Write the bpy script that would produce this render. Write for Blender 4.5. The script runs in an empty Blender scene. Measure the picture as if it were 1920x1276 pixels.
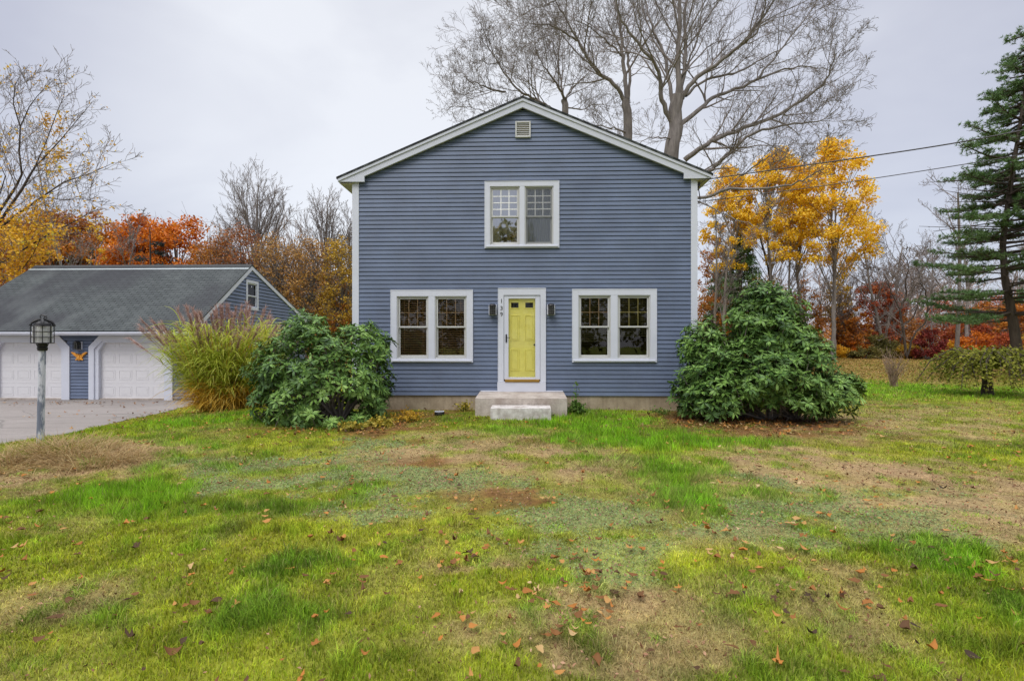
import bpy, math, random
import numpy as np
from mathutils import Vector, Matrix
PI = math.pi
D2R = math.radians
sc = bpy.context.scene
COL = sc.collection

# ------------------------------------------------------------------ camera
F = 960.0            # focal length in pixels of the 1920 px wide photograph
HY = 645.0           # horizon row
EYE = 1.55
cam_d = bpy.data.cameras.new("camera")
cam_d.sensor_width = 36.0
cam_d.lens = 18.0
cam_d.shift_y = (HY - 638.0) / 1920.0
cam_d.clip_start = 0.05
cam_d.clip_end = 3000
cam = bpy.data.objects.new("camera", cam_d)
COL.objects.link(cam)
cam.location = (0, 0, EYE)
cam.rotation_euler = (PI / 2, 0, 0)
sc.camera = cam

# ------------------------------------------------------------------ light
SUN_EL, SUN_AZ = 52.0, -150.0       # high soft sun behind the viewer's left
sun_d = bpy.data.lights.new("sun", 'SUN')
sun_d.energy = 1.5
sun_d.angle = D2R(25)
sun_d.color = (1.0, 0.96, 0.9)
sun = bpy.data.objects.new("sun", sun_d)
COL.objects.link(sun)
sd = Vector((math.sin(D2R(SUN_AZ)) * math.cos(D2R(SUN_EL)), math.cos(D2R(SUN_AZ)) * math.cos(D2R(SUN_EL)), math.sin(D2R(SUN_EL))))
sun.rotation_euler = sd.to_track_quat('Z', 'Y').to_euler()

world = bpy.data.worlds.new("World")
sc.world = world
world.use_nodes = True
nt = world.node_tree
for n_ in list(nt.nodes): nt.nodes.remove(n_)
def WN(t, **k):
    n = nt.nodes.new(t)
    for a, b in k.items(): setattr(n, a, b)
    return n
w_out = WN('ShaderNodeOutputWorld'); w_bg = WN('ShaderNodeBackground'); w_bg2 = WN('ShaderNodeBackground')
w_add = WN('ShaderNodeAddShader')
sky = WN('ShaderNodeTexSky', sky_type='NISHITA'); sky.sun_disc = False
sky.sun_elevation = D2R(SUN_EL); sky.sun_rotation = D2R(SUN_AZ)
w_bg.inputs[1].default_value = 0.03
nt.links.new(sky.outputs[0], w_bg.inputs[0])
tc = WN('ShaderNodeTexCoord'); sep = WN('ShaderNodeSeparateXYZ')
nt.links.new(tc.outputs['Generated'], sep.inputs[0])
# overcast deck: brighter overhead than at the horizon, with soft broken cloud
grad = WN('ShaderNodeMapRange'); grad.interpolation_type = 'SMOOTHSTEP'
grad.inputs[1].default_value = 0.0; grad.inputs[2].default_value = 1.0
grad.inputs[3].default_value = 0.0; grad.inputs[4].default_value = 1.0
nt.links.new(sep.outputs[2], grad.inputs[0])
mapn = WN('ShaderNodeMapping'); mapn.inputs['Scale'].default_value = (1.0, 1.0, 2.2)
nt.links.new(tc.outputs['Generated'], mapn.inputs[0])
noi = WN('ShaderNodeTexNoise'); noi.inputs['Scale'].default_value = 1.7; noi.inputs['Detail'].default_value = 5
noi.inputs['Roughness'].default_value = .5; noi.inputs['Distortion'].default_value = .35
nt.links.new(mapn.outputs[0], noi.inputs['Vector'])
# a thinner, brighter part of the deck towards (-.12, .9, .4)
dotn = WN('ShaderNodeVectorMath', operation='DOT_PRODUCT'); dotn.inputs[1].default_value = Vector((-.13, .90, .42)).normalized()
nt.links.new(tc.outputs['Generated'], dotn.inputs[0])
spot = WN('ShaderNodeMapRange'); spot.interpolation_type = 'SMOOTHSTEP'
spot.inputs[1].default_value = 0.80; spot.inputs[2].default_value = 1.0
nt.links.new(dotn.outputs['Value'], spot.inputs[0])
ns = WN('ShaderNodeMath', operation='MULTIPLY_ADD'); ns.inputs[1].default_value = 1.5; ns.inputs[2].default_value = -.55
nt.links.new(noi.outputs[0], ns.inputs[0])
ad = WN('ShaderNodeMath', operation='MULTIPLY_ADD'); ad.inputs[1].default_value = .72; ad.use_clamp = True
nt.links.new(spot.outputs[0], ad.inputs[0]); nt.links.new(ns.outputs[0], ad.inputs[2])
ramp = WN('ShaderNodeMixRGB'); ramp.inputs[1].default_value = (.455, .460, .555, 1); ramp.inputs[2].default_value = (.87, .88, .915, 1)
nt.links.new(ad.outputs[0], ramp.inputs[0])
zen = WN('ShaderNodeMixRGB'); zen.inputs[2].default_value = (3.3, 3.35, 3.45, 1)
up = WN('ShaderNodeMapRange'); up.interpolation_type = 'SMOOTHSTEP'
up.inputs[1].default_value = .56; up.inputs[2].default_value = 1.0
nt.links.new(sep.outputs[2], up.inputs[0]); nt.links.new(up.outputs[0], zen.inputs[0])
nt.links.new(ramp.outputs[0], zen.inputs[1])
nt.links.new(zen.outputs[0], w_bg2.inputs[0]); w_bg2.inputs[1].default_value = 0.93
nt.links.new(w_bg.outputs[0], w_add.inputs[0]); nt.links.new(w_bg2.outputs[0], w_add.inputs[1])
nt.links.new(w_add.outputs[0], w_out.inputs[0])

vs = sc.view_settings
sc.display_settings.display_device = 'sRGB'
vs.view_transform = 'Standard'; vs.look = 'None'; vs.exposure = 0.0; vs.gamma = 1.0; vs.use_curve_mapping = False
sc.render.engine = 'CYCLES'
sc.cycles.max_bounces = 6
sc.cycles.transparent_max_bounces = 12

# ------------------------------------------------------------------ helpers
def W(px, py, D):
    """photograph pixel at depth D -> world"""
    return np.array([(px - 960.0) * D / F, D, EYE - (py - HY) * D / F])

def sst(a, b, x):
    t = np.clip((np.asarray(x, float) - a) / (b - a), 0, 1)
    return t * t * (3 - 2 * t)

_vr = np.random.RandomState(7); _vt = _vr.rand(256, 256)
def vnoise(x, y, s=1.0):
    x = np.asarray(x, float) * s; y = np.asarray(y, float) * s
    xi = np.floor(x).astype(int); yi = np.floor(y).astype(int)
    fx = x - xi; fy = y - yi
    fx = fx * fx * (3 - 2 * fx); fy = fy * fy * (3 - 2 * fy)
    a = _vt[xi % 256, yi % 256]; b = _vt[(xi + 1) % 256, yi % 256]
    c = _vt[xi % 256, (yi + 1) % 256]; d = _vt[(xi + 1) % 256, (yi + 1) % 256]
    return (a * (1 - fx) + b * fx) * (1 - fy) + (c * (1 - fx) + d * fx) * fy
def fbm(x, y, s=1.0, o=4):
    r = 0; w = .5; t = 0
    for i in range(o):
        r = r + w * vnoise(np.asarray(x) + i * 17.3, np.asarray(y) - i * 9.1, s); t += w; w *= .5; s *= 2.03
    return r / t

def zg(x, y):
    x = np.asarray(x, float); y = np.asarray(y, float)
    z = -.50 * sst(8.6, 17.3, y) * sst(5.3, 9.3, -x)
    z = z - .10 * sst(7.6, 8.6, -x) * (1 - sst(8.6, 17.3, y))
    z = z + .34 * sst(17, 44, y) * sst(-9, 6, x)
    z = z - .06 * (1 - sst(5, 11.5, y))
    z = z + .10 * np.exp(-(((x + 6.6) / 1.0) ** 2 + ((y - 7.3) / .8) ** 2))
    z = z + (fbm(x, y, .55, 3) - .5) * .07 * sst(60, 20, y + 0 * x)
    return z
def G(px, py):
    D = 2.0
    for i in range(4000):
        w = W(px, py, D)
        if w[2] <= float(zg(w[0], w[1])): break
        D += .02
        if D > 70: break
    return w

def tag(o, label=None, cat=None, group=None, kind=None):
    if label: o['label'] = label
    if cat: o['category'] = cat
    if group: o['group'] = group
    if kind: o['kind'] = kind
    return o
def empty(name, loc, rz=0, **k):
    o = bpy.data.objects.new(name, None); COL.objects.link(o)
    o.location = tuple(float(v) for v in loc); o.rotation_euler = (0, 0, rz); o.empty_display_size = .2
    return tag(o, **k)
def link(name, me, mat, parent=None):
    o = bpy.data.objects.new(name, me); COL.objects.link(o)
    if mat is not None and len(me.materials) == 0: me.materials.append(mat)
    if parent is not None: o.parent = parent
    return o
def mesh_arr(name, V, Fa, mat, parent=None, col=None, smooth=False):
    """V (n,3); Fa (m,k) uniform polygons, or list of such arrays"""
    me = bpy.data.meshes.new(name)
    V = np.asarray(V, np.float32)
    Fl = Fa if isinstance(Fa, list) else [Fa]
    Fl = [np.asarray(f, np.int32) for f in Fl if len(f)]
    me.vertices.add(len(V)); me.vertices.foreach_set('co', V.ravel())
    li = np.concatenate([f.ravel() for f in Fl]); tot = np.concatenate([np.full(len(f), f.shape[1], np.int32) for f in Fl])
    st = np.concatenate([[0], np.cumsum(tot)[:-1]]).astype(np.int32)
    me.loops.add(len(li)); me.loops.foreach_set('vertex_index', li)
    me.polygons.add(len(tot)); me.polygons.foreach_set('loop_start', st)
    me.update(calc_edges=True)
    if smooth: me.polygons.foreach_set('use_smooth', np.ones(len(tot), bool))
    if col is not None:
        a = me.color_attributes.new('Col', 'FLOAT_COLOR', 'POINT')
        c = np.ones((len(V), 4), np.float32); c[:, :3] = col
        a.data.foreach_set('color', c.ravel())
    me.validate()
    return link(name, me, mat, parent)

class MB:
    def __init__(s): s.v = []; s.f = []
    def add(s, vs_, fs_):
        b = len(s.v); s.v += [tuple(float(c) for c in p) for p in vs_]; s.f += [tuple(b + i for i in f) for f in fs_]; return s
    def box(s, x0, x1, y0, y1, z0, z1):
        if x0 > x1: x0, x1 = x1, x0
        if y0 > y1: y0, y1 = y1, y0
        if z0 > z1: z0, z1 = z1, z0
        return s.add([(x0, y0, z0), (x1, y0, z0), (x1, y1, z0), (x0, y1, z0), (x0, y0, z1), (x1, y0, z1), (x1, y1, z1), (x0, y1, z1)],
                     [(0, 3, 2, 1), (4, 5, 6, 7), (0, 1, 5, 4), (1, 2, 6, 5), (2, 3, 7, 6), (3, 0, 4, 7)])
    def quad(s, *p): return s.add(p, [tuple(range(len(p)))])
    def prism(s, poly, y0, y1):
        """poly in (x,z), extruded along y"""
        n = len(poly)
        v = [(x, y0, z) for x, z in poly] + [(x, y1, z) for x, z in poly]
        f = [tuple(range(n)), tuple(range(2 * n - 1, n - 1, -1))] + [(i, n + i, n + (i + 1) % n, (i + 1) % n) for i in range(n)]
        return s.add(v, f)
    def tube(s, pts, r, n=8, cap=True):
        P = [Vector([float(c) for c in p]) for p in pts]
        rr = r if hasattr(r, '__len__') else [r] * len(P)
        b = len(s.v)
        for i, p in enumerate(P):
            d = (P[min(i + 1, len(P) - 1)] - P[max(i - 1, 0)]).normalized()
            u = d.cross(Vector((0, 0, 1)) if abs(d.z) < .9 else Vector((1, 0, 0))).normalized(); w = d.cross(u)
            for k in range(n):
                a = 2 * PI * k / n
                q = p + (u * math.cos(a) + w * math.sin(a)) * rr[i]
                s.v.append(tuple(q))
        for i in range(len(P) - 1):
            for k in range(n):
                s.f.append((b + i * n + k, b + i * n + (k + 1) % n, b + (i + 1) * n + (k + 1) % n, b + (i + 1) * n + k))
        if cap:
            s.f.append(tuple(b + k for k in range(n))); s.f.append(tuple(b + (len(P) - 1) * n + k for k in range(n - 1, -1, -1)))
        return s
    def lathe(s, prof, c=(0, 0, 0), n=16):
        b = len(s.v)
        for r, z in prof:
            for k in range(n):
                a = 2 * PI * k / n
                s.v.append((c[0] + r * math.cos(a), c[1] + r * math.sin(a), c[2] + z))
        for i in range(len(prof) - 1):
            for k in range(n):
                s.f.append((b + i * n + k, b + i * n + (k + 1) % n, b + (i + 1) * n + (k + 1) % n, b + (i + 1) * n + k))
        return s
    def build(s, name, mat, parent=None, bevel=0, smooth=False, loc=None):
        me = bpy.data.meshes.new(name); me.from_pydata(s.v, [], s.f); me.update()
        if smooth:
            me.polygons.foreach_set('use_smooth', np.ones(len(me.polygons), bool))
        o = link(name, me, mat, parent)
        if loc is not None: o.location = loc
        if bevel:
            m = o.modifiers.new('bevel', 'BEVEL'); m.width = bevel; m.segments = 2; m.limit_method = 'ANGLE'
        return o

# ------------------------------------------------------------------ materials
class NT:
    def __init__(s, name):
        s.m = bpy.data.materials.new(name); s.m.use_nodes = True; s.t = s.m.node_tree
        for n in list(s.t.nodes): s.t.nodes.remove(n)
        s.out = s.n('ShaderNodeOutputMaterial')
    def n(s, t, **k):
        x = s.t.nodes.new(t)
        for a, b in k.items(): setattr(x, a, b)
        return x
    def l(s, a, b): s.t.links.new(a, b)
    def bsdf(s, col=None, rough=.6, spec=.4):
        b = s.n('ShaderNodeBsdfPrincipled'); b.inputs['Roughness'].default_value = rough
        b.inputs['Specular IOR Level'].default_value = spec
        if col is not None:
            if isinstance(col, tuple): b.inputs['Base Color'].default_value = (*col, 1)
            else: s.l(col, b.inputs['Base Color'])
        return b
    def noise(s, scale, detail=4, coord='Object', rough=.55, sc3=None):
        t = s.n('ShaderNodeTexCoord'); m = s.n('ShaderNodeMapping')
        if sc3: m.inputs['Scale'].default_value = sc3
        s.l(t.outputs[coord], m.inputs[0])
        x = s.n('ShaderNodeTexNoise'); x.inputs['Scale'].default_value = scale; x.inputs['Detail'].default_value = detail
        x.inputs['Roughness'].default_value = rough
        s.l(m.outputs[0], x.inputs['Vector']); return x.outputs[0]
    def ramp(s, fac, stops):
        r = s.n('ShaderNodeValToRGB'); e = r.color_ramp.elements
        while len(e) < len(stops): e.new(.5)
        for i, (p, c) in enumerate(stops): e[i].position = p; e[i].color = (*c, 1)
        s.l(fac, r.inputs[0]); return r.outputs[0]
    def mix(s, fac, a, b, mode='MIX'):
        x = s.n('ShaderNodeMixRGB', blend_type=mode)
        for i, v in ((0, fac), (1, a), (2, b)):
            if isinstance(v, tuple): x.inputs[i].default_value = (*v, 1)
            elif isinstance(v, (int, float)): x.inputs[i].default_value = v
            else: s.l(v, x.inputs[i])
        return x.outputs[0]
    def bump(s, h, b, strength=.3, dist=.01):
        x = s.n('ShaderNodeBump'); x.inputs['Strength'].default_value = strength; x.inputs['Distance'].default_value = dist
        s.l(h, x.inputs['Height']); s.l(x.outputs[0], b.inputs['Normal'])
    def done(s, sh): s.l(sh, s.out.inputs[0]); return s.m

def plain(name, col, rough=.6, spec=.4, metal=0, var=.12, nscale=6, bump=0, sc3=None):
    t = NT(name)
    c2 = tuple(c * (1 - var) for c in col); c1 = tuple(min(1, c * (1 + var * .6)) for c in col)
    nz = t.noise(nscale, 5, sc3=sc3)
    b = t.bsdf(t.ramp(nz, [(.3, c2), (.7, c1)]), rough, spec); b.inputs['Metallic'].default_value = metal
    if bump: t.bump(t.noise(nscale * 8, 3), b, bump, .004)
    return t.done(b.outputs[0])

def leafmat(name, cols, rough=.55, trans=.3, spec=.3):
    """colour differs leaf by leaf, and drifts in patches through the plant"""
    t = NT(name)
    g = t.n('ShaderNodeNewGeometry')
    nz = t.noise(.55, 3)
    m = t.n('ShaderNodeMath', operation='MULTIPLY_ADD'); m.inputs[1].default_value = .62
    t.l(g.outputs['Random Per Island'], m.inputs[0])
    m2 = t.n('ShaderNodeMath', operation='MULTIPLY_ADD'); m2.inputs[1].default_value = 1.3; m2.inputs[2].default_value = -.46
    t.l(nz, m2.inputs[0]); t.l(m2.outputs[0], m.inputs[2])
    k = len(cols)
    c = t.ramp(m.outputs[0], [(i / (k - 1), cc) for i, cc in enumerate(cols)])
    b = t.bsdf(c, rough, spec)
    tr = t.n('ShaderNodeBsdfTranslucent'); t.l(c, tr.inputs[0])
    mx = t.n('ShaderNodeMixShader'); mx.inputs[0].default_value = trans
    t.l(b.outputs[0], mx.inputs[1]); t.l(tr.outputs[0], mx.inputs[2])
    return t.done(mx.outputs[0])

M = {}
def mk_siding(name, c):
    t = NT(name)
    n1 = t.noise(1.1, 5, sc3=(1, 1, 1.6)); n2 = t.noise(9, 5, sc3=(.25, .25, 3)); n3 = t.noise(60, 3, sc3=(.3, .3, 2))
    a = t.mix(t.ramp(n1, [(.3, (0, 0, 0)), (.7, (1, 1, 1))]), tuple(v * .84 for v in c), tuple(v * 1.16 for v in c))
    n4 = t.noise(2.2, 6, sc3=(2.2, 2.2, .35), rough=.7)
    a = t.mix(t.ramp(n4, [(.52, (0, 0, 0)), (.74, (.32, .32, .32))]), a, tuple(v * .6 + .045 for v in c))
    a = t.mix(t.ramp(n2, [(.45, (0, 0, 0)), (.75, (.35, .35, .35))]), a, tuple(.55 * v + .08 for v in c))
    a = t.mix(.18, a, n3, 'OVERLAY')
    b = t.bsdf(a, .5, .35); t.bump(n3, b, .15, .003)
    return t.done(b.outputs[0])
M['siding'] = mk_siding('blue_siding', (.126, .160, .243))
def mk_white(name, c, dirt=.25):
    t = NT(name)
    n1 = t.noise(2.2, 6); n2 = t.noise(30, 4)
    a = t.mix(t.ramp(n1, [(.35, (0, 0, 0)), (.8, (dirt,) * 3)]), c, tuple(v * .72 for v in c))
    a = t.mix(t.ramp(n2, [(.62, (0, 0, 0)), (.75, (dirt * .8,) * 3)]), a, (c[0] * .6, c[1] * .56, c[2] * .5))
    return t.done(t.bsdf(a, .42, .4).outputs[0])
M['white'] = mk_white('white_trim', (.62, .64, .72))
M['white2'] = mk_white('white_vinyl', (.55, .55, .54), .3)
M['rake'] = mk_white('weathered_trim', (.58, .60, .68), .35)
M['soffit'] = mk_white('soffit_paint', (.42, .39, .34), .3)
M['garagedoor'] = mk_white('garage_door_paint', (.70, .69, .71), .12)
M['dark'] = plain('dark_metal', (.03, .029, .03), .45, .5, .6)
M['interior'] = plain('interior_wall', (.11, .085, .06), .9, .1)
M['blind'] = plain('brown_blind', (.70, .42, .20), .5, .3)
M['muntin_tan'] = plain('tan_grille', (.75, .50, .32), .5)
M['muntin_yel'] = plain('yellow_tan_grille', (.80, .66, .28), .5)
M['muntin_white'] = plain('white_grille', (.85, .85, .85), .5)
M['black'] = plain('black_gap', (.015, .014, .013), .8, .1)
M['brass'] = plain('aged_brass', (.45, .25, .05), .35, .5, .7)
M['gold'] = plain('gold_paint', (.85, .38, .05), .4, .5, .15, var=.3, nscale=12)
M['cable'] = plain('cable_rubber', (.06, .055, .065), .6)
def mk_concrete(name, c1, c2, sc_=3):
    t = NT(name)
    n1 = t.noise(sc_, 7, rough=.65); n2 = t.noise(45, 5); v = t.noise(4, 4, sc3=(3, 3, .6))
    a = t.mix(t.ramp(n1, [(.35, (0, 0, 0)), (.65, (1, 1, 1))]), c1, c2)
    a = t.mix(t.ramp(v, [(.5, (0, 0, 0)), (.7, (.35, .35, .35))]), a, tuple(x * .62 for x in c1))
    a = t.mix(.25, a, n2, 'OVERLAY')
    b = t.bsdf(a, .9, .2); t.bump(n2, b, .5, .006)
    return t.done(b.outputs[0])
M['concrete'] = mk_concrete('pinkish_concrete', (.33, .275, .235), (.53, .47, .42))
M['step'] = mk_concrete('pale_step', (.36, .31, .28), (.70, .67, .65), 4)
M['foundation'] = mk_concrete('foundation_concrete', (.28, .22, .15), (.44, .36, .26), 2)
def mk_shingle(name):
    t = NT(name)
    tx = t.n('ShaderNodeTexCoord')
    br = t.n('ShaderNodeTexBrick'); br.offset = .5; br.inputs['Scale'].default_value = 1.0
    br.inputs['Brick Width'].default_value = .30; br.inputs['Row Height'].default_value = .14; br.inputs['Mortar Size'].default_value = .012
    br.inputs['Color1'].default_value = (.052, .058, .060, 1); br.inputs['Color2'].default_value = (.076, .085, .086, 1); br.inputs['Mortar'].default_value = (.012, .015, .015, 1)
    br.inputs['Bias'].default_value = .1
    t.l(tx.outputs['UV'], br.inputs['Vector'])
    n1 = t.noise(.33, 5, sc3=(1, .8, .8)); n2 = t.noise(40, 3); n3 = t.noise(1.1, 6, sc3=(1, .4, .4))
    a = t.mix(t.ramp(n1, [(.44, (0, 0, 0)), (.58, (.75, .75, .75))]), br.outputs['Color'], (.034, .034, .040))
    a = t.mix(t.ramp(n3, [(.5, (0, 0, 0)), (.7, (.4, .4, .4))]), a, (.112, .122, .121))
    a = t.mix(.5, a, n2, 'OVERLAY')
    b = t.bsdf(a, .85, .25)
    t.bump(br.outputs['Fac'], b, -.6, .006)
    return t.done(b.outputs[0])
M['shingle'] = mk_shingle('asphalt_shingle')
M['shingle_edge'] = plain('shingle_edge', (.070, .072, .074), .9, .1)
def mk_glass(name, tint=(.92, .94, .93), gain=1.0):
    t = NT(name)
    fr = t.n('ShaderNodeFresnel'); fr.inputs[0].default_value = 1.55
    mm = t.n('ShaderNodeMath', operation='MULTIPLY'); mm.inputs[1].default_value = gain; t.l(fr.outputs[0], mm.inputs[0])
    tr = t.n('ShaderNodeBsdfTransparent'); tr.inputs[0].default_value = (*tint, 1)
    gl = t.n('ShaderNodeBsdfGlossy'); gl.inputs['Roughness'].default_value = .015; gl.inputs[0].default_value = (1, 1, 1, 1)
    # old panes are slightly wavy
    bp = t.n('ShaderNodeBump'); bp.inputs['Strength'].default_value = .04; bp.inputs['Distance'].default_value = .02
    t.l(t.noise(2.5, 2), bp.inputs['Height']); t.l(bp.outputs[0], gl.inputs['Normal'])
    mx = t.n('ShaderNodeMixShader'); t.l(mm.outputs[0], mx.inputs[0]); t.l(tr.outputs[0], mx.inputs[1]); t.l(gl.outputs[0], mx.inputs[2])
    return t.done(mx.outputs[0])
M['glass'] = mk_glass('window_glass', gain=1.3)
M['glass_door'] = mk_glass('storm_glass', (.985, .985, .98), .6)
def mk_screen(name, c, op):
    t = NT(name)
    d = t.bsdf(c, .8, .1); tr = t.n('ShaderNodeBsdfTransparent'); mx = t.n('ShaderNodeMixShader'); mx.inputs[0].default_value = op
    t.l(tr.outputs[0], mx.inputs[1]); t.l(d.outputs[0], mx.inputs[2]); return t.done(mx.outputs[0])
M['screen'] = mk_screen('insect_screen', (.10, .11, .13), .35)
M['sheer'] = mk_screen('sheer_curtain', (.88, .89, .92), .75)
M['yellow'] = plain('yellow_door_paint', (.98, .90, .26), .45, .4, var=.05)
def mk_frost():
    t = NT('frosted_glass')
    b = t.bsdf(t.ramp(t.noise(14, 4), [(.3, (.42, .42, .44)), (.7, (.75, .74, .74))]), .25, .5)
    tr = t.n('ShaderNodeBsdfTranslucent'); tr.inputs[0].default_value = (.8, .8, .8, 1)
    mx = t.n('ShaderNodeMixShader'); mx.inputs[0].default_value = .45
    t.l(b.outputs[0], mx.inputs[1]); t.l(tr.outputs[0], mx.inputs[2]); return t.done(mx.outputs[0])
M['frost'] = mk_frost()
def mk_post():
    t = NT('peeling_post_paint')
    n1 = t.noise(7, 6, sc3=(1.3, 1.3, .35), rough=.7)
    a = t.mix(t.ramp(n1, [(.46, (0, 0, 0)), (.54, (1, 1, 1))]), (.17, .19, .25), (.55, .56, .62))
    b = t.bsdf(a, .7, .3); t.bump(n1, b, .4, .004); return t.done(b.outputs[0])
M['post'] = mk_post()
def mk_bark(name, c1, c2):
    t = NT(name)
    n1 = t.noise(5, 6, sc3=(1.5, 1.5, .3), rough=.7)
    b = t.bsdf(t.ramp(n1, [(.3, c1), (.7, c2)]), .9, .15); t.bump(n1, b, .8, .03); return t.done(b.outputs[0])
M['bark'] = mk_bark('grey_bark', (.13, .112, .102), (.30, .265, .245))
M['twig'] = plain('twig_bark', (.24, .205, .19), .9, .1, var=.25)
M['twig_warm'] = plain('warm_twig_bark', (.32, .22, .16), .9, .1, var=.3)
M['bark_pale'] = mk_bark('pale_bark', (.20, .165, .14), (.38, .33, .29))
M['bark_dark'] = mk_bark('dark_bark', (.045, .036, .03), (.11, .085, .07))
M['rhodo'] = leafmat('rhododendron_leaf', [(.026, .066, .015), (.075, .155, .030), (.155, .275, .052), (.270, .410, .100)], .45, .06, .32)
M['rhodo_new'] = leafmat('rhododendron_top_leaf', [(.10, .20, .035), (.16, .30, .05), (.22, .38, .07), (.30, .42, .12)], .4, .15, .5)
M['lf_yellow'] = leafmat('yellow_leaf', [(.45, .22, .012), (.72, .38, .02), (.85, .50, .04), (.62, .55, .06)])
M['lf_poplar'] = leafmat('golden_leaf', [(.64, .38, .012), (.83, .52, .02), (.94, .63, .045), (.97, .72, .13)])
M['lf_orange'] = leafmat('orange_leaf', [(.33, .085, .010), (.56, .155, .012), (.75, .235, .016), (.76, .33, .04)])
M['lf_rust'] = leafmat('rust_leaf', [(.26, .09, .022), (.40, .15, .028), (.52, .21, .034), (.55, .30, .07)])
M['lf_red'] = leafmat('red_leaf', [(.20, .035, .018), (.36, .07, .025), (.50, .12, .035), (.56, .24, .06)])
M['lf_crimson'] = leafmat('crimson_leaf', [(.10, .014, .014), (.18, .025, .020), (.28, .045, .03), (.36, .09, .05)])
M['lf_ochre'] = leafmat('ochre_leaf', [(.20, .11, .015), (.40, .24, .03), (.60, .37, .03), (.50, .36, .06)])
M['lf_olive'] = leafmat('olive_leaf', [(.07, .07, .018), (.15, .14, .035), (.25, .22, .06), (.36, .26, .08)])
M['needle'] = leafmat('pine_needle', [(.045, .095, .034), (.095, .175, .058), (.150, .245, .085), (.23, .32, .14)], .6, .2, .2)
M['straw'] = leafmat('straw_blade', [(.22, .14, .06), (.38, .25, .11), (.50, .36, .17), (.35, .30, .10)])
M['plume'] = leafmat('grass_plume', [(.28, .15, .12), (.42, .26, .22), (.55, .38, .34), (.62, .48, .42)], .8, .4)
M['pampas'] = leafmat('ornamental_grass_blade', [(.22, .26, .03), (.38, .45, .045), (.58, .62, .09), (.72, .68, .20)], .6, .4)
M['pampas_dry'] = leafmat('dry_grass_blade', [(.50, .30, .04), (.75, .44, .05), (.88, .58, .09), (.65, .52, .16)], .6, .4)
M['weed'] = leafmat('weed_leaf', [(.05, .10, .02), (.10, .19, .03), (.16, .26, .05), (.30, .30, .06)])
M['fallen'] = leafmat('fallen_leaf', [(.026, .016, .008), (.070, .034, .012), (.17, .070, .018), (.38, .145, .022), (.40, .25, .09), (.52, .40, .25)], .7, .1)
M['fallen_gold'] = leafmat('fallen_gold_leaf', [(.17, .080, .022), (.28, .140, .035), (.36, .21, .055), (.40, .27, .10)], .7, .1)
def attrmat(name, rough=.8, trans=0.0, nz=None, bump=0):
    t = NT(name); a = t.n('ShaderNodeVertexColor', layer_name='Col'); c = a.outputs[0]
    if nz:
        c = t.mix(t.ramp(t.noise(nz, 6, rough=.7), [(.3, (.45, .42, .4)), (.7, (1.5, 1.5, 1.5))]), (0, 0, 0), c, 'MIX') if False else t.mix(1.0, c, t.ramp(t.noise(nz, 6, rough=.75), [(.3, (.5, .47, .44)), (.7, (1.35, 1.3, 1.3))]), 'MULTIPLY')
    b = t.bsdf(c, rough, .2); sh = b.outputs[0]
    if bump: t.bump(t.noise(nz, 5), b, bump, .03)
    if trans:
        tr = t.n('ShaderNodeBsdfTranslucent'); t.l(c, tr.inputs[0]); mx = t.n('ShaderNodeMixShader'); mx.inputs[0].default_value = trans
        t.l(sh, mx.inputs[1]); t.l(tr.outputs[0], mx.inputs[2]); sh = mx.outputs[0]
    return t.done(sh)
M['ground'] = attrmat('lawn_soil', .95, nz=14, bump=.5)
M['blade'] = attrmat('grass_blade', .6, .35)
def mk_asphalt():
    t = NT('worn_asphalt')
    n1 = t.noise(.8, 6, sc3=(.6, 1.6, 1)); n2 = t.noise(60, 4); 
    a = t.mix(n1, (.19, .168, .155), (.29, .258, .242)); v = t.n('ShaderNodeTexVoronoi', feature='DISTANCE_TO_EDGE'); v.inputs['Scale'].default_value = .45; tcx = t.n('ShaderNodeTexCoord'); t.l(t.mix(.12, tcx.outputs['Object'], t.noise(1.5, 5)), v.inputs['Vector'])
    a = t.mix(t.ramp(v.outputs['Distance'], [(.0, (.55, .55, .55)), (.012, (0, 0, 0))]), a, (.08, .075, .07))
    a = t.mix(t.ramp(t.noise(2.5, 6, sc3=(.35, 1.6, 1), rough=.7), [(.5, (0, 0, 0)), (.72, (.4, .4, .4))]), a, (.13, .115, .105))
    a = t.mix(.5, a, n2, 'OVERLAY')
    b = t.bsdf(a, .9, .2); t.bump(n2, b, .4, .01); return t.done(b.outputs[0])
M['asphalt'] = mk_asphalt()

# ------------------------------------------------------------------ ground colour zones
RS = np.random.RandomState(11)
C_OLIVE = np.array([.270, .325, .020]); C_GREEN = np.array([.185, .400, .016]); C_DEEP = np.array([.120, .245, .022])
C_YG = np.array([.385, .410, .032]); C_TAN = np.array([.420, .285, .160]); C_CLOV = np.array([.270, .315, .125])
C_RUST = np.array([.200, .078, .030]); C_GOLD = np.array([.300, .190, .050])
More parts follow.
